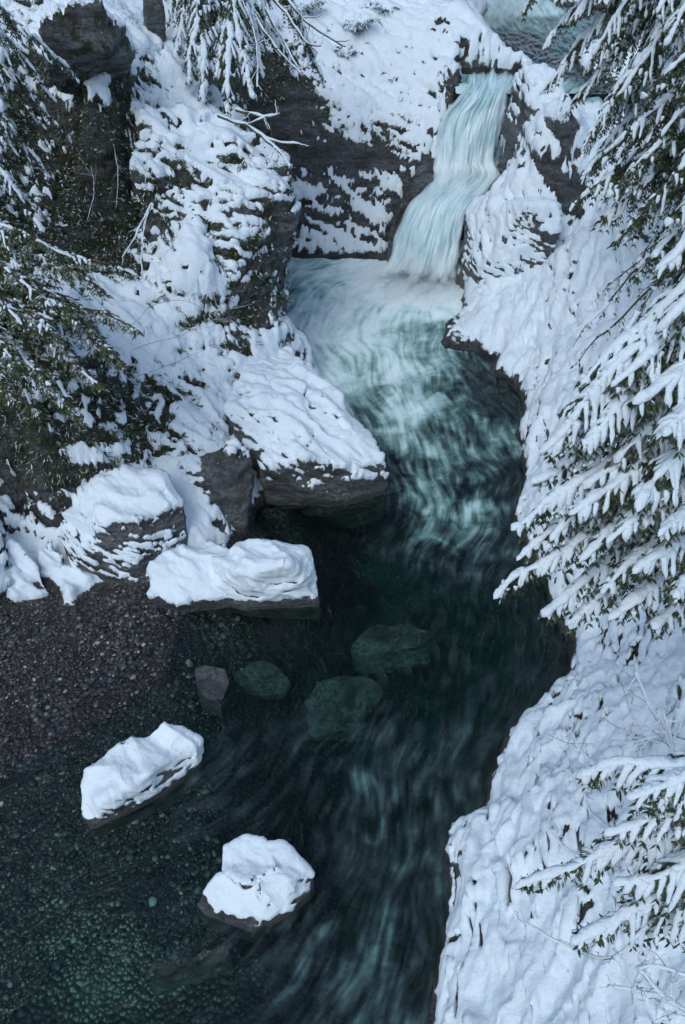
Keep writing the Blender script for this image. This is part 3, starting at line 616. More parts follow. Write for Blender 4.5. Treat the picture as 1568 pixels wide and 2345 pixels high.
fo = np.clip(fo + fbm(n3 + fbm(n3, .6, 2, 12)[:, None] * .8, .7, 5, 41, .62) * (.21 * ss(.0, .3, fo)) + noise(n3, 1.9, 91) * .05 * ss(.02, .2, fo), 0, 1)
v = np.column_stack([q, zz]); f = grid_faces(nr, nc)
# close the body below so the green of the water gathers with depth
i = np.arange(nr * nc).reshape(nr, nc)
ring = np.concatenate([i[0, :-1], i[:-1, -1], i[-1, :0:-1], i[:0:-1, 0]])
vb = v[ring].copy(); vb[:, 2] = -7
nb = len(v); idx = np.arange(len(ring)); nx = np.roll(idx, -1)
fs = np.stack([ring[idx], nb + idx, nb + nx, ring[nx]], 1)
v = np.vstack([v, vb, [[0, 20, -7]]]); ctr = len(v) - 1
fbot = np.stack([nb + idx, np.full(len(idx), ctr), nb + nx, nb + nx], 1)[:, [0, 1, 2]]
fbot = np.stack([fbot[:, 0], fbot[:, 1], fbot[:, 2], fbot[:, 2]], 1)
pad = np.zeros(len(vb) + 1)
MW = water_material(True)
wat = mesh_np('river_water', v, np.vstack([f, fs]), MW, None, dict(streak=np.concatenate([s, pad + .5]), foam=np.concatenate([fo, pad])))
bmw = bmesh.new(); bmw.from_mesh(wat.data); bmw.verts.ensure_lookup_table()
bmw.faces.new([bmw.verts[int(nb + k)] for k in idx][::-1]); bmesh.ops.delete(bmw, geom=[bmw.verts[ctr]], context='VERTS') if not bmw.verts[ctr].link_faces else None
bmesh.ops.recalc_face_normals(bmw, faces=bmw.faces); bmw.to_mesh(wat.data); bmw.free()
wat['kind'] = 'structure'
print('water', len(v), time.time() - t1)
# upper river
UF = [((1130,40),(1140,100)),((1150,100),(1180,150)),((1180,150),(1110,210)),((1100,215),(1090,260))]
UO = [((1130,20),.55),((1110,45),.5),((1160,60),.25),((1150,90),.06),((1190,110),.06),((1180,150),.10),((1110,200),.4),((1150,200),.35),((1060,210),.6)]
ZU = 6.45
q, nr, nc, s, fo = lic(ZU, 42.6, 78, UF, UO, seed=8, nc=760)
sel = None
v = np.column_stack([q, np.full(len(q), ZU) + (s - .5) * .05]); f = grid_faces(nr, nc)
cx = v[f[:, 0], 0]; keep = (cx > 5.0) & (cx < 16)
f = f[keep]; u, inv = np.unique(f, return_inverse=True)
upw = mesh_np('upper_river_water', v[u], inv.reshape(f.shape), water_material(False), None, dict(streak=s[u], foam=fo[u])); upw['kind'] = 'structure'

# falls: ribbon of rows  left point -> right point
def fall_material():
    m = N('falling_water')
    uv = m.attr('flow', 'Vector')
    a = m.noise(1.0, 5, .55, m.mapv(uv, (6, .8, 1)), .5); b = m.noise(1.0, 3, .5, m.mapv(uv, (2.0, .5, 1)), .8); c = m.noise(1.0, 4, .6, m.mapv(uv, (26, 2.0, 1)), .2)
    s = m.math('ADD', m.math('ADD', m.math('MULTIPLY', a, .38), m.math('MULTIPLY', b, .54)), m.math('MULTIPLY', c, .08))
    col = m.ramp(s, [(.34, (.25, .46, .50)), (.45, (.42, .63, .68)), (.56, (.62, .79, .86)), (.68, (.78, .89, .95))])
    wh = m.attr('foam')
    col = m.mix(m.math('MULTIPLY', wh, .8), col, (.80, .90, .94))
    b_ = m.n('BsdfPrincipled', {'Base Color': col, 'Roughness': .45})
    bp = m.n('Bump', {'Strength': .5, 'Distance': .25, 'Height': s}); m.l.new(bp.outputs[0], b_.inputs['Normal'])
    al = m.math('MULTIPLY', m.attr('edge'), m.step(m.math('ADD', m.math('SUBTRACT', s, .5), m.attr('edge')), .15, .6), True)
    m.set(b_.inputs['Alpha'], al)
    m.l.new(b_.outputs[0], m.out.inputs[0]); return m.m
nt, nw = 320, 150
tt = np.linspace(0, 1, nt); ww = np.linspace(0, 1, nw)
La = cat(A, tt); Lb = cat(B, tt); wh = cat(wv[:, None], tt)[:, 0]
G = La[:, None] * (1 - ww[None, :, None]) + Lb[:, None] * ww[None, :, None]
arc = np.concatenate([[0], np.cumsum(np.linalg.norm(np.diff((La + Lb) / 2, axis=0), axis=1))])
wid = np.linalg.norm(Lb - La, axis=1).mean()
uvf = np.stack([np.repeat((ww * wid)[None], nt, 0), np.repeat(arc[:, None], nw, 1), np.zeros((nt, nw))], -1)
gv = G.reshape(-1, 3); U = uvf.reshape(-1, 3)
ns = fbm(U * np.array([2.2, .35, 1]), 1.0, 3, 5) * .28 + noise(U * np.array([5, .6, 1]), 1.0, 9) * .04
arch = np.repeat(ss(1, .9, tt)[:, None], nw, 1).ravel() * np.sin(np.pi * np.repeat(ww[None], nt, 0)).ravel() ** .5
f = grid_faces(nt, nw)
n = normals(gv, f); n *= np.sign(n[:, 2:3] + 1e-6)
gv = gv + n * ((ns + .22) * arch * 1.0)[:, None]
fw = np.clip(np.repeat(wh[:, None], nw, 1).ravel() + fbm(U, .8, 2, 4) * .25, 0, 1)
ed = ss(0, .11, np.minimum(np.repeat(ww[None], nt, 0), 1 - np.repeat(ww[None], nt, 0)).ravel() + noise(U * np.array([1., .8, 1]), 1.5, 3) * .03 + noise(U * np.array([3., .5, 1]), 1.5, 6) * .02)
ed = ed * np.repeat(ss(0, .06, tt)[:, None], nw, 1).ravel() * ss(1.0, .82, np.repeat(tt[:, None], nw, 1).ravel() + fbm(U * np.array([2.2, .8, 1]), 1.0, 3, 14) * .07)
fall = mesh_np('waterfall', gv, f, fall_material(), None, dict(flow=U, foam=fw, edge=ed)); fall['kind'] = 'structure'
def sphere_tpl(nu=8, nv=6):
    v = [(0, 0, 1)]
    for i in range(1, nv):
        for j in range(nu):
            th = math.pi * i / nv; ph = 2 * math.pi * (j + .5 * (i % 2)) / nu
            v.append((math.sin(th) * math.cos(ph), math.sin(th) * math.sin(ph), math.cos(th)))
    v.append((0, 0, -1)); f = []
    for j in range(nu): f.append((0, 1 + j, 1 + (j + 1) % nu, 1 + (j + 1) % nu))
    for i in range(nv - 2):
        for j in range(nu):
            a = 1 + i * nu; f.append((a + j, a + nu + j, a + nu + (j + 1) % nu, a + (j + 1) % nu))
    l = len(v) - 1; a = 1 + (nv - 2) * nu
    for j in range(nu): f.append((l, a + (j + 1) % nu, a + j, a + j))
    return np.array(v), np.array(f)
# spray hanging over the foot of the falls
def mist(name, c, r, dens):
    m = N('spray'); tc = m.n('TexCoord').outputs['Object']
    ln = m.n('VectorMath', {0: tc}, operation='LENGTH').outputs['Value']
    d = m.math('MULTIPLY', m.math('MULTIPLY', m.step(ln, 1.0, .1), m.step(m.noise(1.6, 3, .6, tc), .3, .7)), dens)
    v = m.n('VolumePrincipled', {'Color': (.9, .96, 1, 1), 'Density': d}); m.l.new(v.outputs[0], m.out.inputs['Volume'])
    tv_, tf_ = sphere_tpl(24, 12)
    o = mesh_np(name, tv_, tf_, m.m); o.location = c; o.scale = r; o['kind'] = 'stuff'; return o
# ------------------------------------------------------------------ plants
def leaf_mat(name, c1, c2):
    m = N(name); p = m.pos()
    col = m.mix(m.step(m.noise(7, 2, .5, p), .35, .65), c1, c2)
    # a dusting of snow on what faces up
    nz = m.n('SeparateXYZ', {0: m.n('NewGeometry').outputs['Normal']}).outputs[2]
    f = m.math('MULTIPLY', m.step(nz, .55, .9), m.step(m.noise(5, 3, .6, p), .46, .6))
    col = m.mix(f, col, SNOW)
    b = m.n('BsdfPrincipled', {'Base Color': col, 'Roughness': .6}); m.l.new(b.outputs[0], m.out.inputs[0]); return m.m
def wood_mat(name, c, c2):
    m = N(name); p = m.pos()
    b = m.n('BsdfPrincipled', {'Base Color': m.mix(m.noise(8, 4, .6, p), c, c2), 'Roughness': .8}); m.l.new(b.outputs[0], m.out.inputs[0]); return m.m
def snow_mat():
    m = N('branch_snow'); p = m.pos()
    b = m.n('BsdfPrincipled', {'Base Color': snow_col(m), 'Roughness': .75})
    bp = m.n('Bump', {'Strength': .7, 'Distance': .05, 'Height': m.noise(16, 4, .6, p)}); m.l.new(bp.outputs[0], b.inputs['Normal'])
    m.l.new(b.outputs[0], m.out.inputs[0]); return m.m
mist('spray_mist', P(960, 640, .5), (4.0, 2.4, 1.8), .30)
mist('spray_mist', P(1060, 395, 3.7), (1.7, 1.2, 1.0), .25)
mist('spray_mist', P(1130, 15, 7.2), (4, 4, 2.5), .25)
M_FIR = leaf_mat('fir_needles', (.012, .026, .014), (.045, .075, .022)); M_CED = leaf_mat('cedar_needles', (.022, .045, .010), (.060, .080, .018))
M_WOOD = wood_mat('bark', (.03, .025, .02), (.09, .075, .06)); M_MBARK = wood_mat('mossy_bark', (.045, .05, .02), (.10, .08, .05)); M_SN = snow_mat()
TPL = sphere_tpl(); TPS = sphere_tpl(6, 4)
def nrm(a): return a / (np.linalg.norm(a, axis=-1, keepdims=True) + 1e-9)
def ellipsoids(c, d, L, Wd, H, tpl=TPL, rough=.35, seed=0):
    """lumps centred at c, long axis d; half sizes L, Wd, H"""
    d = nrm(d); up = np.array([0, 0, 1.]); s = nrm(np.cross(up, d)); u = np.cross(d, s)
    tv, tf = tpl
    v = c[:, None] + tv[None, :, 0, None] * d[:, None] * L[:, None, None] + tv[None, :, 1, None] * s[:, None] * Wd[:, None, None] + tv[None, :, 2, None] * u[:, None] * H[:, None, None]
    r = v - c[:, None]; vv = v.reshape(-1, 3)
    nz = fbm(vv, 7.0, 2, seed).reshape(v.shape[:2])
    v = c[:, None] + r * (1 + rough * nz[..., None])
    f = tf[None] + (np.arange(len(c)) * len(tv))[:, None, None]
    return v.reshape(-1, 3), f.reshape(-1, 4)
def tube(pts, rad, ns=6):
    pts = np.asarray(pts, float); rad = np.broadcast_to(np.asarray(rad, float), (len(pts),))
    t = nrm(np.gradient(pts, axis=0)); up = np.array([0.05, 0.02, 1.]); s = nrm(np.cross(up, t)); u = np.cross(t, s)
    a = np.linspace(0, 2 * np.pi, ns, endpoint=False)
    v = pts[:, None] + (np.cos(a)[None, :, None] * s[:, None] + np.sin(a)[None, :, None] * u[:, None]) * rad[:, None, None]
    i = np.arange(len(pts) * ns).reshape(len(pts), ns)
    f = np.stack([i[:-1], np.roll(i, -1, 1)[:-1], np.roll(i, -1, 1)[1:], i[1:]], -1).reshape(-1, 4)
    return v.reshape(-1, 3), f
class Bag:
    def __init__(s): s.v = []; s.f = []; s.n = 0
    def add(s, vf):
        v, f = vf; s.v.append(v); s.f.append(f + s.n); s.n += len(v)
    def build(s, name, mat, parent=None, smooth=True):
        if not s.n: return None
        return mesh_np(name, np.vstack(s.v), np.vstack(s.f), mat, parent, None, smooth)
def bez(a, b, c, n):
    t = np.linspace(0, 1, n)[:, None]; return a * (1 - t) ** 2 + 2 * b * t * (1 - t) + c * t * t
def leaves(c, d, side, L, Wd):
    """kite-shaped sprays: base c, direction d, width vector side"""
    d = nrm(d); side = nrm(side)
    v = np.stack([c, c + d * L[:, None] * .45 + side * Wd[:, None], c + d * L[:, None], c + d * L[:, None] * .45 - side * Wd[:, None]], 1)
    return v.reshape(-1, 3), np.arange(len(c) * 4).reshape(-1, 4)
def pad(bag, p, t, on, sm, clump, rng, ns=7, tip=.5):
    """snow lying along a twig: a soft lumpy pad over each run of points that carries snow"""
    idx = np.where(on)[0]
    if not len(idx): return
    for run in np.split(idx, np.where(np.diff(idx) > 1)[0] + 1):
        if len(run) < 2: continue
        k = max((len(run)) * 2, 6); x = np.linspace(0, len(run) - 1, k)
        q = np.stack([np.interp(x, np.arange(len(run)), p[run, c]) for c in range(3)], 1)
        s_ = np.interp(x, np.arange(len(run)), sm[run]); u = x / (len(run) - 1)
        L = np.linalg.norm(q[-1] - q[0]) + .02
        e = np.minimum(1, np.minimum(u, 1 - u) * L / (clump * .75)); e = np.sqrt(np.maximum(1 - (1 - e) ** 2, 0)) + .02
        r = clump * np.clip(.85 + .55 * s_ + .25 * noise(q, 9, 23), .3, 1.9) * e * (1.05 - tip * u)
        tt_ = nrm(np.gradient(q, axis=0)); up = np.array([.05, .02, 1.]); sd = nrm(np.cross(up, tt_)); uu = np.cross(tt_, sd)
        a = np.linspace(0, 2 * np.pi, ns, endpoint=False)
        v = q[:, None] + np.array([0, 0, .5]) * r[:, None, None] + (np.cos(a)[None, :, None] * sd[:, None] * 1.1 + np.sin(a)[None, :, None] * uu[:, None] * .8) * r[:, None, None]
        vv = v.reshape(-1, 3); c_ = np.repeat(q, ns, 0)
        vv = c_ + (vv - c_) * (1 + .30 * noise(vv, 11, 41) + .22 * noise(vv, 5, 43))[:, None]
        i = np.arange(k * ns).reshape(k, ns)
        f = np.stack([i[:-1], np.roll(i, -1, 1)[:-1], np.roll(i, -1, 1)[1:], i[1:]], -1).reshape(-1, 4)
        bag.add((vv, f))
def bough(parent, base, tip, width, rng, snow=1.0, leaf=1.0, droop=.6, clump=.05, sag=.25, mat=None, gap=.0, step=.085, bare=.12, origin=None):
    """one conifer bough: woody axis with drooping side sprays, needles and the snow on them"""
    base = np.array(base, float); tip = np.array(tip, float); L = np.linalg.norm(tip - base)
    mid = (base + tip) / 2 + np.array([0, 0, L * sag]) + rng.normal(0, .04 * L, 3)
    n = max(int(L / .06), 12); ax = bez(base, mid, tip, n)
    ax += np.column_stack([noise(ax, 1.0, int(rng.integers(99))), noise(ax, 1.1, int(rng.integers(99))), noise(ax, 1.3, int(rng.integers(99)))]) * .16 * np.linspace(0, 1, n)[:, None] ** .5
    wood = Bag(); wood.add(tube(ax, np.linspace(.012 + .011 * L, .006, n)))
    T = nrm(np.gradient(ax, axis=0))
    lf = Bag(); sn = Bag(); upv = np.array([0, 0, 1.])
    cs, ds, rs, ls = [], [], [], []
    S = np.arange(bare * L, L * .985, step)
    for k, s in enumerate(S):
        t = s / L; i = min(int(t * (n - 1)), n - 1)
        side = nrm(np.cross(T[i], upv))
        sg = 1 if k % 2 else -1
        w = width * (min(1, (1 - t) * 2.2 + .12) * (.55 + .45 * min(1, t * 3))) * rng.uniform(.65, 1.15)
        d0 = nrm(side * sg * .9 + T[i] * rng.uniform(.5, .9) + upv * .1)
        w_ = w; d0 = nrm(d0 + rng.normal(0, .16, 3)); m = max(int(w / .045), 4); tt = np.linspace(0, 1, m)[:, None]
        br = ax[i] + d0 * w * tt + np.array([0, 0, -1.]) * droop * w * tt ** 1.6 + rng.normal(0, .01, (m, 3)) * tt
        wood.add(tube(br, np.linspace(.007, .002, m), 3))
        bt = nrm(np.gradient(br, axis=0)); bs = nrm(np.cross(bt, upv) + 1e-4)
        for sgn in (1, -1):
            nl = int(m * max(leaf, 1))
            ii = rng.integers(0, m, nl); 
            if leaf < 1: ii = ii[rng.random(nl) < leaf]
            if not len(ii): continue
            c = br[ii] + rng.normal(0, .008, (len(ii), 3))
            d = bt[ii] * rng.uniform(.5, 1.1, (len(ii), 1)) + bs[ii] * sgn * .8 + np.array([0, 0, -1.]) * rng.uniform(.1, .9, (len(ii), 1))
            ll = rng.uniform(.07, .17, len(ii)) * (1.1 - .4 * ii / m)
            sd = np.cross(d, rng.normal(0, .5, (len(ii), 3)) + np.array([0, 0, 1.]))
            lf.add(leaves(c, d, sd, ll, ll * .15))
        # snow lying along the side spray
        if snow > 0 and rng.random() < .55 + .45 * snow:
            sm = noise(br * 1.0, 3.0, 17) + rng.normal(0, .12, m)
            on = sm > -.55 + (1 - snow) * .9
            pad(sn, br, bt, on, sm, clump * rng.uniform(.8, 1.15), rng)
    if snow > 0:
        a = ax[int(bare * n):]; sm = noise(a, 2.5, 9)
        r = clump * (1.45 + 1.1 * sm) * rng.uniform(.85, 1.15, len(a)) * np.linspace(1.25, .8, len(a))
        if snow < .6:
            TT = T[int(bare * n):]
        else: TT = T[int(bare * n):]
        onm = np.ones(len(a), bool) if snow >= .6 else (noise(a, 2.0, 19) > .35 - snow)
        if len(a) == len(onm): pad(sn, a, TT, onm, sm * 1.3, clump * 1.45, rng, 9, .3)
    b = wood.build('bough', M_WOOD, parent)
    lf.build('needles', mat or M_FIR, b, False)
    sn.build('branch_snow', M_SN, b)
    for o in [b] + list(b.children):
        if origin is not None and o is b:
            pass
    return b
def shift(root):
    """parts were modelled in world coordinates: move them under their thing's own base"""
    off = root.location.copy()
    for ch in root.children:
        me = ch.data; n = len(me.vertices); a = np.empty(n * 3, np.float32); me.vertices.foreach_get('co', a)
        a = a.reshape(-1, 3) - np.array(off, np.float32); me.vertices.foreach_set('co', a.ravel()); me.update()
        for g in ch.children:
            me = g.data; n = len(me.vertices); a = np.empty(n * 3, np.float32); me.vertices.foreach_get('co', a)
            a = a.reshape(-1, 3) - np.array(off, np.float32); me.vertices.foreach_set('co', a.ravel()); me.update()
def tree(name, label, x, y, z0, z1, r, boughs, seed, group=None, mat=None, lean=(0, 0), cat='tree', **kw):
    rng = np.random.default_rng(seed); root = empty(name, (x, y, z0)); tag(root, label, cat, group)
    n = 24; t = np.linspace(0, 1, n)
    pts = np.column_stack([x + lean[0] * t + .06 * np.sin(t * 7 + seed), y + lean[1] * t + .05 * np.cos(t * 6), z0 - .3 + (z1 - z0 + .3) * t])
    v, f = tube(pts, r * (1.25 - t * .75) * (1 + .05 * np.sin(t * 40)), 12)
    v = v + normals(v, f) * (noise(v * np.array([1, 1, .3]), 9, 3) * .03)[:, None]
    mesh_np('trunk', v, f, M_WOOD, root)
    for b in boughs:
        zb, px, py, dep, wd = b[:5]; k = dict(kw)
        if len(b) > 5: k.update(b[5])
        tb = (zb - z0) / (z1 - z0)
        base = np.array([x + lean[0] * tb, y + lean[1] * tb, zb])
        bough(root, base, PD(px, py, dep), wd, rng, mat=mat, **k)
    shift(root); return root
t1 = time.time()
S1 = dict(clump=.058, droop=1.05, snow=.84, step=.056, leaf=4)
tree('conifer_tree', 'conifer on the right bank with long heavily snow-laden boughs drooping over the emerald pool', 7.6, 12.0, 5.5, 26, .28, [
  (16.6,1485,625,12.0,.75),(14.4,1400,900,12.0,.7),(13.0,1520,1000,11.4,.75),(12.4,1350,1120,12.8,.7),(11.6,1400,1240,12.4,.7),(10.8,1520,1250,11.8,.7),(10.4,1380,1350,13.0,.6),(9.8,1540,1380,12.2,.6),(12.0,1260,1230,13.2,.6),(15.6,1500,760,11.6,.7),(16.0,1330,880,12.5,.75),(15.2,1235,1040,12.8,.7),(14.6,1262,1075,13.2,.7),(14.0,1330,1010,12.2,.75),(13.2,1400,1060,12.6,.8),(12.6,1215,1100,13.4,.65),(12.2,1168,1215,13.2,.65),
  (11.8,1300,1180,12.6,.75),(11.3,1178,1290,13.4,.6),(10.9,1320,1290,13.0,.7),(10.6,1122,1360,13.6,.55,dict(snow=.8)),(10.2,1235,1420,14.0,.55,dict(snow=.8)),(9.9,1300,1440,14.2,.55),(9.5,1400,1420,13.2,.6),(9.2,1480,1460,13.4,.55),(13.4,1450,930,11.6,.8),(12.0,1450,1180,12.0,.8),(11.0,1460,1320,12.4,.7)],
  101, **S1)
tree('conifer_tree', 'snow-bowed conifer at the lower right, its thick white boughs reaching over the snow slope', 6.3, 5.6, 5.0, 20, .2, [
  (11.2,1318,1772,10.8,.55),(10.6,1380,1915,10.6,.6),(10.9,1420,1830,10.2,.6),(9.8,1185,2020,11.6,.42),(9.5,1318,2150,11.2,.55),(9.9,1400,2030,10.8,.6),(9.0,1440,2160,11.2,.5)],
  103, clump=.054, droop=.95, snow=.9, step=.056, leaf=3)
S2 = dict(clump=.060, droop=1.1, snow=.62, step=.075, leaf=5)
tree('hemlock_tree', 'tall hemlock in the top right corner, drooping snowy boughs hanging over the upper river', 10.8, 26.5, 11, 30, .3, [
  (18.6,1195,40,26.5,.8),(18.0,1245,110,26,.9),(17.4,1300,60,25,.9),(17.0,1240,215,27,.8),(16.4,1330,180,26,1.0),(15.8,1290,260,27,.9),(15.2,1400,260,25.5,1.0),(14.6,1330,350,27,.9),(14.0,1430,380,26,1.0),(13.6,1500,250,24,1.0),(13.0,1480,480,26,.9),
  (19.5,1330,-10,24,1.0),(18.8,1430,60,23.5,1.0),(17.6,1450,160,24,1.0),(20.5,1400,-60,22,1.0),(19,1270,20,25,.9),(17.9,1360,130,24,.9),(16.8,1410,220,24,.9),(15.5,1350,310,25,.9),(14.4,1480,330,24,.9),(18.2,1500,30,22,1),(17.2,1520,110,22,.9),(15.6,1520,200,23,.9),(13.4,1400,440,25.5,.9),(12.8,1330,420,26.5,.7),(12.6,1400,500,25,.8),(19.6,1220,-30,26,.8),(16.6,1540,120,22.5,1.0)],
  105, group=None, **S2)
tree('hemlock_tree', 'dark green hemlock below the corner tree, dusted with snow and overhanging the right slope', 10.0, 20.5, 9, 26, .26, [
  (14.6,1330,400,21.5,.8),(14.2,1390,450,20.5,.8),(13.2,1450,520,20,.8),(12.8,1530,520,19,.8),(12.3,1480,600,20,.7),(15.0,1470,380,19.5,.8),(14.6,1540,420,18.5,.8),(13.5,1380,400,22,.8),(16.2,1540,240,18,.8),(13.0,1550,600,18.5,.7),(14.0,1300,470,22,.8),(13.4,1350,520,22,.8),(12.8,1390,560,22,.8),(13.8,1450,440,20.5,.9),(12.4,1440,640,22,.7,dict(snow=.45)),(12.0,1500,560,20.5,.8),(15.4,1420,330,20,.9),(15.8,1520,300,19,.9),(16.6,1470,220,19,.9),(12.0,1360,690,22.5,.55,dict(snow=.18,leaf=.6,step=.16)),(11.6,1310,790,23,.5,dict(snow=.15,leaf=.5,step=.18)),(11.3,1300,850,23,.45,dict(snow=.12,leaf=.5,step=.18)),(11.4,1430,760,21.5,.5,dict(snow=.25,leaf=.7,step=.14))],
  107, clump=.055, droop=1.1, snow=.42, step=.07, leaf=5)
# hanging cedar at the top, left of centre
tree('cedar_tree', 'snow-hung cedar standing on the bluff at the top, its veiled boughs draping left of centre', -4.35, 37.0, 7.6, 22, .17, [
  (14.5,400,150,32.5,.75),(14.2,380,60,33,.7),(13.8,430,200,32,.7),(13.2,470,240,32,.7),(12.8,440,110,33,.75),(12.4,500,180,32,.7),(12.0,520,260,31.5,.6),(14.6,470,50,34,.8),(13.5,560,140,32,.7),(13.0,600,180,33,.7),(14.2,640,130,34,.8),(13.0,680,190,35,.7),(14.8,720,130,35,.7),(13.9,740,190,36,.6),(12.2,580,230,32,.55),(15.2,600,40,34,.8),(15.0,680,60,35,.8)],
  109, clump=.07, droop=1.15, snow=.62, step=.075, sag=.3, mat=M_FIR, leaf=6)
# green cedar shrub on the left edge
tree('cedar_shrub', 'green cedar shrub with only a dusting of snow spreading in from the left edge', -10.4, 22.3, 4.5, 12.5, .12, [
  (10.4,180,600,23.5,.6),(10.0,250,680,23.5,.65),(9.6,320,640,24,.5),(9.3,330,760,24,.6),(9.0,300,840,23.5,.65),(8.6,250,900,23,.6),(8.3,180,940,23,.6),(8.0,90,960,23,.6),(9.4,120,700,22.5,.7),(8.8,150,800,22,.7),(8.2,120,880,22,.7),(9.9,60,620,23,.7),(7.8,30,930,22,.6),(10.8,80,560,24,.6),(8.8,220,760,23,.7),(7.6,200,985,23.4,.45),(9.2,60,760,22,.7),(8.4,40,840,21.6,.7),(9.6,180,740,22.6,.7)],
  111, clump=.035, droop=.55, snow=.22, step=.07, mat=M_CED, leaf=4, sag=.12, cat='shrub')
tree('fir_tree', 'fir boughs with snow-lined needles poking in at the left edge beneath the corner boulder', -10.9, 26.5, 9, 19, .15, [
  (15.0,60,110,27,.6),(14.4,185,195,27,.55),(14.0,130,235,27,.6),(13.4,100,300,27,.6),(13.0,160,330,28,.5),(12.6,50,360,27,.6),(12.2,120,420,28,.55),(11.6,60,480,27,.6),(11.2,110,540,27,.5)],
  113, clump=.05, droop=.7, snow=.5, step=.10, leaf=3)
# small snowy bushes at the head of the far wall
for i, (px, py, Y, s, sd) in enumerate([(820, 70, 46.6, .9, 1), (700, 30, 47.5, 1.0, 2), (880, 30, 48, .8, 3), (790, 130, 45.8, .6, 4)]):
    b = PY(px, py, Y)
    rng = np.random.default_rng(sd + 300); root = empty('snowy_bush', b)
    tag(root, ['round snowy bush on the far slope above the dark cliff, right one', 'broad snowy bush at the top edge, above the bent branches', 'snowy bush at the top edge beside the rocky crest', 'small frosted bush midway up the white far slope'][i], 'bush', 'bushes on the far slope')
    for k in range(9):
        a = k * 2.4; bough(root, b + rng.normal(0, .05, 3), b + s * np.array([math.cos(a) * .9, math.sin(a) * .7 - .3, .25 + .5 * rng.random()]), .3 * s, rng, clump=.045, droop=.8, snow=.75, step=.12)
    shift(root)

# ---- bare, snow-lined branches
def bare_branch(name, label, curves, mat=M_WOOD, rad=.03, snow=.04, seed=0, twigs=0, cat='branch', group=None, tl=.5):
    rng = np.random.default_rng(seed); wood = Bag(); sn = Bag(); first = None
    for pts in curves:
        K = np.array([PD(*p[:3]) for p in pts]); n = max(int(np.linalg.norm(np.diff(K, axis=0), axis=1).sum() / .05), 8)
        c = cat3(K, n); c = c + np.column_stack([noise(c, 2.2, 1), noise(c, 2.2, 2), noise(c, 2.2, 3)]) * .04
        if first is None: first = c[0].copy()
        rr = np.linspace(rad, rad * .35, n); wood.add(tube(c, rr, 6))
        sr = snow * (.8 + .5 * noise(c, 3, 7)) * np.linspace(1, .6, n)
        if snow > 0: sn.add(tube(c + np.array([0, 0, 1]) * (rr * .6 + sr * .45)[:, None], np.maximum(sr, .002), 7))
        for k in range(int(twigs)):
            i = rng.integers(n // 5, n); d = nrm(rng.normal(0, 1, 3) + nrm(c[min(i + 1, n - 1)] - c[i - 1]) * 1.2); l = rng.uniform(.3, 1) * tl
            tw = c[i] + d * l * np.linspace(0, 1, 8)[:, None] + np.array([0, 0, .15 * l]) * np.linspace(0, 1, 8)[:, None] ** 2 + rng.normal(0, .012, (8, 3))
            wood.add(tube(tw, np.linspace(rad * .3, rad * .12, 8), 4))
            if snow > 0 and rng.random() < .8: sn.add(tube(tw + np.array([0, 0, 1]) * rad * .4, np.linspace(snow * .35, snow * .15, 8), 5))
    root = empty(name, first); tag(root, label, cat, group)
    wood.build('wood', mat, root); sn.build('branch_snow', M_SN, root); shift(root); return root
def cat3(K, n):
    return cat(K, np.linspace(0, 1, n))
bare_branch('bent_branch', 'bare snow-lined branches arching down right from the cedar trunk at the top', [
  [(560,-30,33.5),(600,10,33),(640,80,32.5),(680,150,32.5),(712,182,32.5)], [(640,-30,33),(690,40,33),(760,90,33.5),(790,108,34)], [(580,30,32.6),(610,80,32),(650,130,32),(690,168,32)], [(540,20,32.5),(580,70,32),(590,130,31.6),(588,200,31.4)],[(610,-20,33),(655,30,33),(700,95,33),(735,105,33.4)]],
  M_MBARK, .055, .05, 1, 7, tl=.9)
bare_branch('fallen_branch', 'fallen mossy branches under snow lying on the bluff edge', [
  [(500,265,31),(560,285,30.6),(610,265,30.4)], [(560,285,30.6),(600,310,30.2),(640,325,30),(690,330,30)], [(600,310,30.2),(640,350,29.8),(665,385,29.5)],[(540,250,31),(600,268,30.6),(640,262,30.6)]], M_MBARK, .06, .06, 2, 4, tl=.6)
bare_branch('snowy_branch', 'bare white branches forking over the snow in the bottom right corner', [
  [(1620,2344,9.6),(1520,2290,9.8),(1450,2270,10),(1388,2260,10)], [(1520,2290,9.8),(1490,2240,9.7),(1460,2215,9.7)], [(1450,2275,10),(1460,2240,9.8),(1480,2200,9.7)],[(1620,2260,9.4),(1560,2230,9.5),(1500,2210,9.6),(1450,2218,9.7)],[(1600,2344,9.5),(1540,2330,9.6),(1500,2344,9.7)]], M_WOOD, .018, .03, 3, 8, tl=.35)
bare_branch('snowy_branch', 'long snow-coated branch rising bare from the right slope below the big conifer', [
  [(1600,1700,12),(1540,1680,12.5),(1500,1640,13),(1470,1580,13.4),(1455,1540,13.6)], [(1540,1680,12.5),(1500,1690,12.8),(1450,1700,13)],[(1568,1800,11.6),(1540,1740,12),(1530,1680,12.4),(1520,1610,12.8)]], M_WOOD, .02, .035, 4, 12, tl=.6)
bare_branch('snowy_branch', 'slanting white bough end sticking out of the snow left of the lower conifer', [
  [(1400,1765,11.8),(1360,1750,12.2),(1335,1725,12.5),(1315,1705,12.7)], [(1400,1900,11),(1350,1860,11.8),(1330,1800,12.2),(1305,1770,12.4)]], M_WOOD, .02, .035, 5, 5, tl=.3)
bare_branch('snowy_branch', 'curved bare branch drooping over the smooth snow beneath the lower conifer', [
  [(1420,1990,11.4),(1350,1965,11.8),(1290,1940,12.2),(1250,1900,12.4)], [(1400,2190,11),(1330,2180,11.6),(1250,2140,12),(1190,2110,12.4)],[(1480,2120,10.8),(1420,2180,11.2),(1370,2190,11.4)]], M_WOOD, .018, .03, 6, 4, tl=.3)
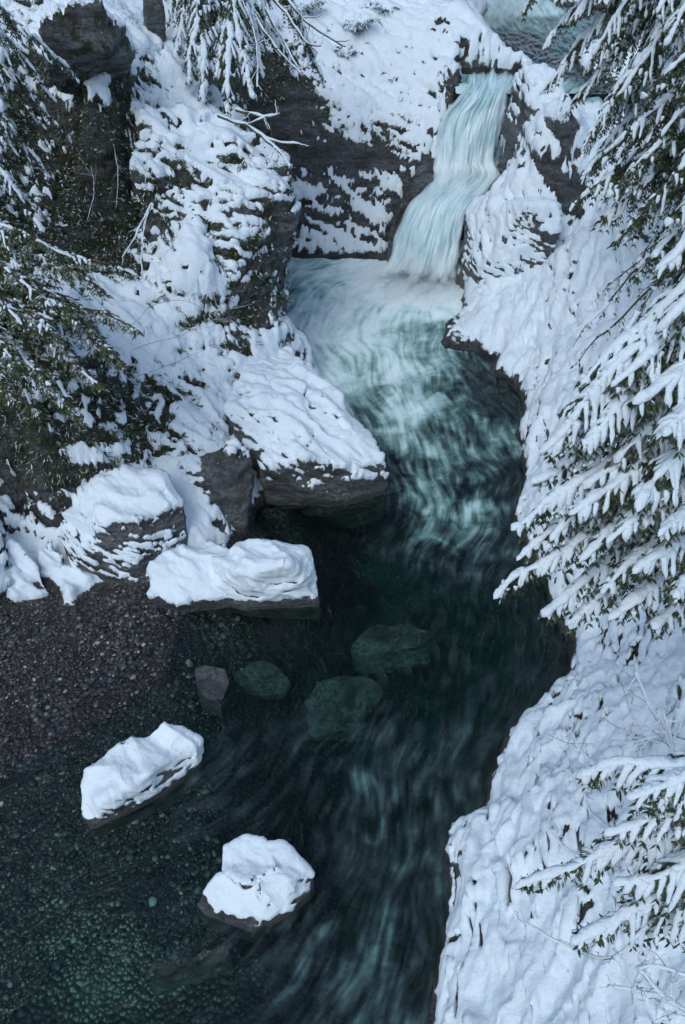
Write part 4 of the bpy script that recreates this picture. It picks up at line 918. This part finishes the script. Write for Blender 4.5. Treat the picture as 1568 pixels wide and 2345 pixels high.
bare_branch('bare_shrub', 'thin leafless twigs bending over the white slope, centre left', [
  [(300,800,24),(400,770,24.5),(500,730,25)],[(310,860,24),(400,830,24.3),(470,800,24.6)],[(290,760,24),(350,700,24.5),(430,690,25),(520,740,25.2)],[(480,620,26),(500,700,25.5),(560,700,25.6)]], M_WOOD, .010, .006, 7, 12, cat='shrub', tl=.8)
bare_branch('bare_shrub', 'thin dark twigs sprouting from the snow left of the bluff', [
  [(200,500,28),(215,440,28),(210,380,28)],[(260,330,29),(270,400,28.6),(265,470,28.4)],[(330,430,29),(335,370,29),(330,310,29.2)]], M_WOOD, .012, .010, 8, 9, cat='shrub', tl=.7)
bare_branch('hanging_branch', 'snow-covered dead branch hanging down the dark cliff left of the bluff', [
  [(345,470,28.2),(330,520,27.6),(325,580,27.2),(323,630,27)],[(340,480,28),(310,540,27.6),(280,590,27.2)]], M_WOOD, .025, .035, 9, 4, tl=.4)
bare_branch('bare_shrub', 'sparse thin twigs over the snow slope at the right, above the lower conifer', [
  [(1420,1560,14),(1440,1620,13.8),(1480,1700,13.4)],[(1380,1640,14),(1450,1680,13.6),(1540,1700,13)],[(1250,1680,16),(1300,1700,15.6),(1360,1700,15)]], M_WOOD, .007, .004, 10, 14, cat='shrub', tl=.7)

# ---- ferns and moss hanging from ledges (nobody could count them)
def undergrowth():
    rng = np.random.default_rng(9)
    sn = at['snow']; ms = at['moss']; nn = TN
    lf = Bag()
    cand = np.where((ms > .15) & ((sn > .02) | (ms > .45)) & (sn < .85) & (TV[:, 0] < 3) & (TV[:, 1] > 17) & (TV[:, 1] < 50))[0]
    cand = rng.choice(cand, min(6500, len(cand)), replace=False)
    pts = TV[cand]; nor = nn[cand]
    p2, n2 = BL; pts = np.vstack([pts, p2]); nor = np.vstack([nor, n2])
    n = len(pts); rep = 9
    c = np.repeat(pts, rep, 0) + rng.normal(0, .05, (n * rep, 3)); d = np.repeat(nor, rep, 0) * .6 + rng.normal(0, .45, (n * rep, 3)) + np.array([0, 0, -.75])
    L = rng.uniform(.08, .26, n * rep)
    lf.add(leaves(c, d, np.cross(d, rng.normal(0, 1, d.shape)), L, L * .08))
    o = lf.build('ferns_and_moss', M_CED, None, False); o['kind'] = 'stuff'
TN = normals(TV, TFc)
bl = [o for o in bpy.data.objects if o.name.startswith('rock_bluff')][0]
bv = []; bn = []
for ch in bl.children:
    n = len(ch.data.vertices); a = np.empty(n * 3, np.float32); ch.data.vertices.foreach_get('co', a); nr_ = np.empty(n * 3, np.float32); ch.data.vertices.foreach_get('normal', nr_)
    sa = np.empty(n, np.float32); ch.data.attributes['snow'].data.foreach_get('value', sa)
    a = a.reshape(-1, 3) + np.array(bl.location); nr_ = nr_.reshape(-1, 3)
    k = (sa > .05) & (sa < .8); bv.append(a[k]); bn.append(nr_[k])
bv = np.vstack(bv); bn = np.vstack(bn); k = np.random.default_rng(1).choice(len(bv), min(1300, len(bv)), replace=False); BL = (bv[k], bn[k])
undergrowth()

# ---- loose pebbles on the beach and in the shallows
def pebbles():
    rng = np.random.default_rng(5)
    # area-uniform points within the beach
    ok = np.where((at['bed'] > .5) & (TV[:, 2] > -.9) & (TV[:, 0] < 0) & (TV[:, 1] > 6) & (TV[:, 1] < 19.5) & (TV[:, 0] > -11.5))[0]
    k = rng.choice(ok, min(26000, len(ok)), replace=False); c = TV[k] + np.column_stack([rng.normal(0, .02, (len(k), 2)), np.zeros(len(k))])
    r = rng.lognormal(math.log(.018), .62, len(k)); r = np.clip(r, .012, .1)
    patch = noise(c, .45, 8); keep = rng.random(len(k)) < .55 + .9 * patch; c = c[keep]; r = r[keep]
    d = rng.normal(0, 1, (len(c), 3)) * np.array([1, 1, .25])
    v, f = ellipsoids(c + np.array([0, 0, 1]) * (r * .3)[:, None], d, r * rng.uniform(1, 1.6, len(c)), r, r * .6, sphere_tpl(6, 4), .5, 3)
    g = np.repeat(rng.random(len(c)), len(v) // len(c))
    m = N('pebble'); col = m.ramp(m.attr('tone'), [(0, (.010, .012, .015)), (.35, (.032, .038, .044)), (.6, (.065, .07, .075)), (.72, (.062, .052, .042)), (.87, (.12, .118, .112)), (.96, (.24, .24, .23)), (1, (.36, .37, .37))])
    b = m.n('BsdfPrincipled', {'Base Color': col, 'Roughness': .42}); m.l.new(b.outputs[0], m.out.inputs[0])
    o = mesh_np('pebbles', v, f, m.m, None, dict(tone=g)); o['kind'] = 'stuff'
pebbles()
print('plants', time.time() - t1)
print('total', time.time() - T0)
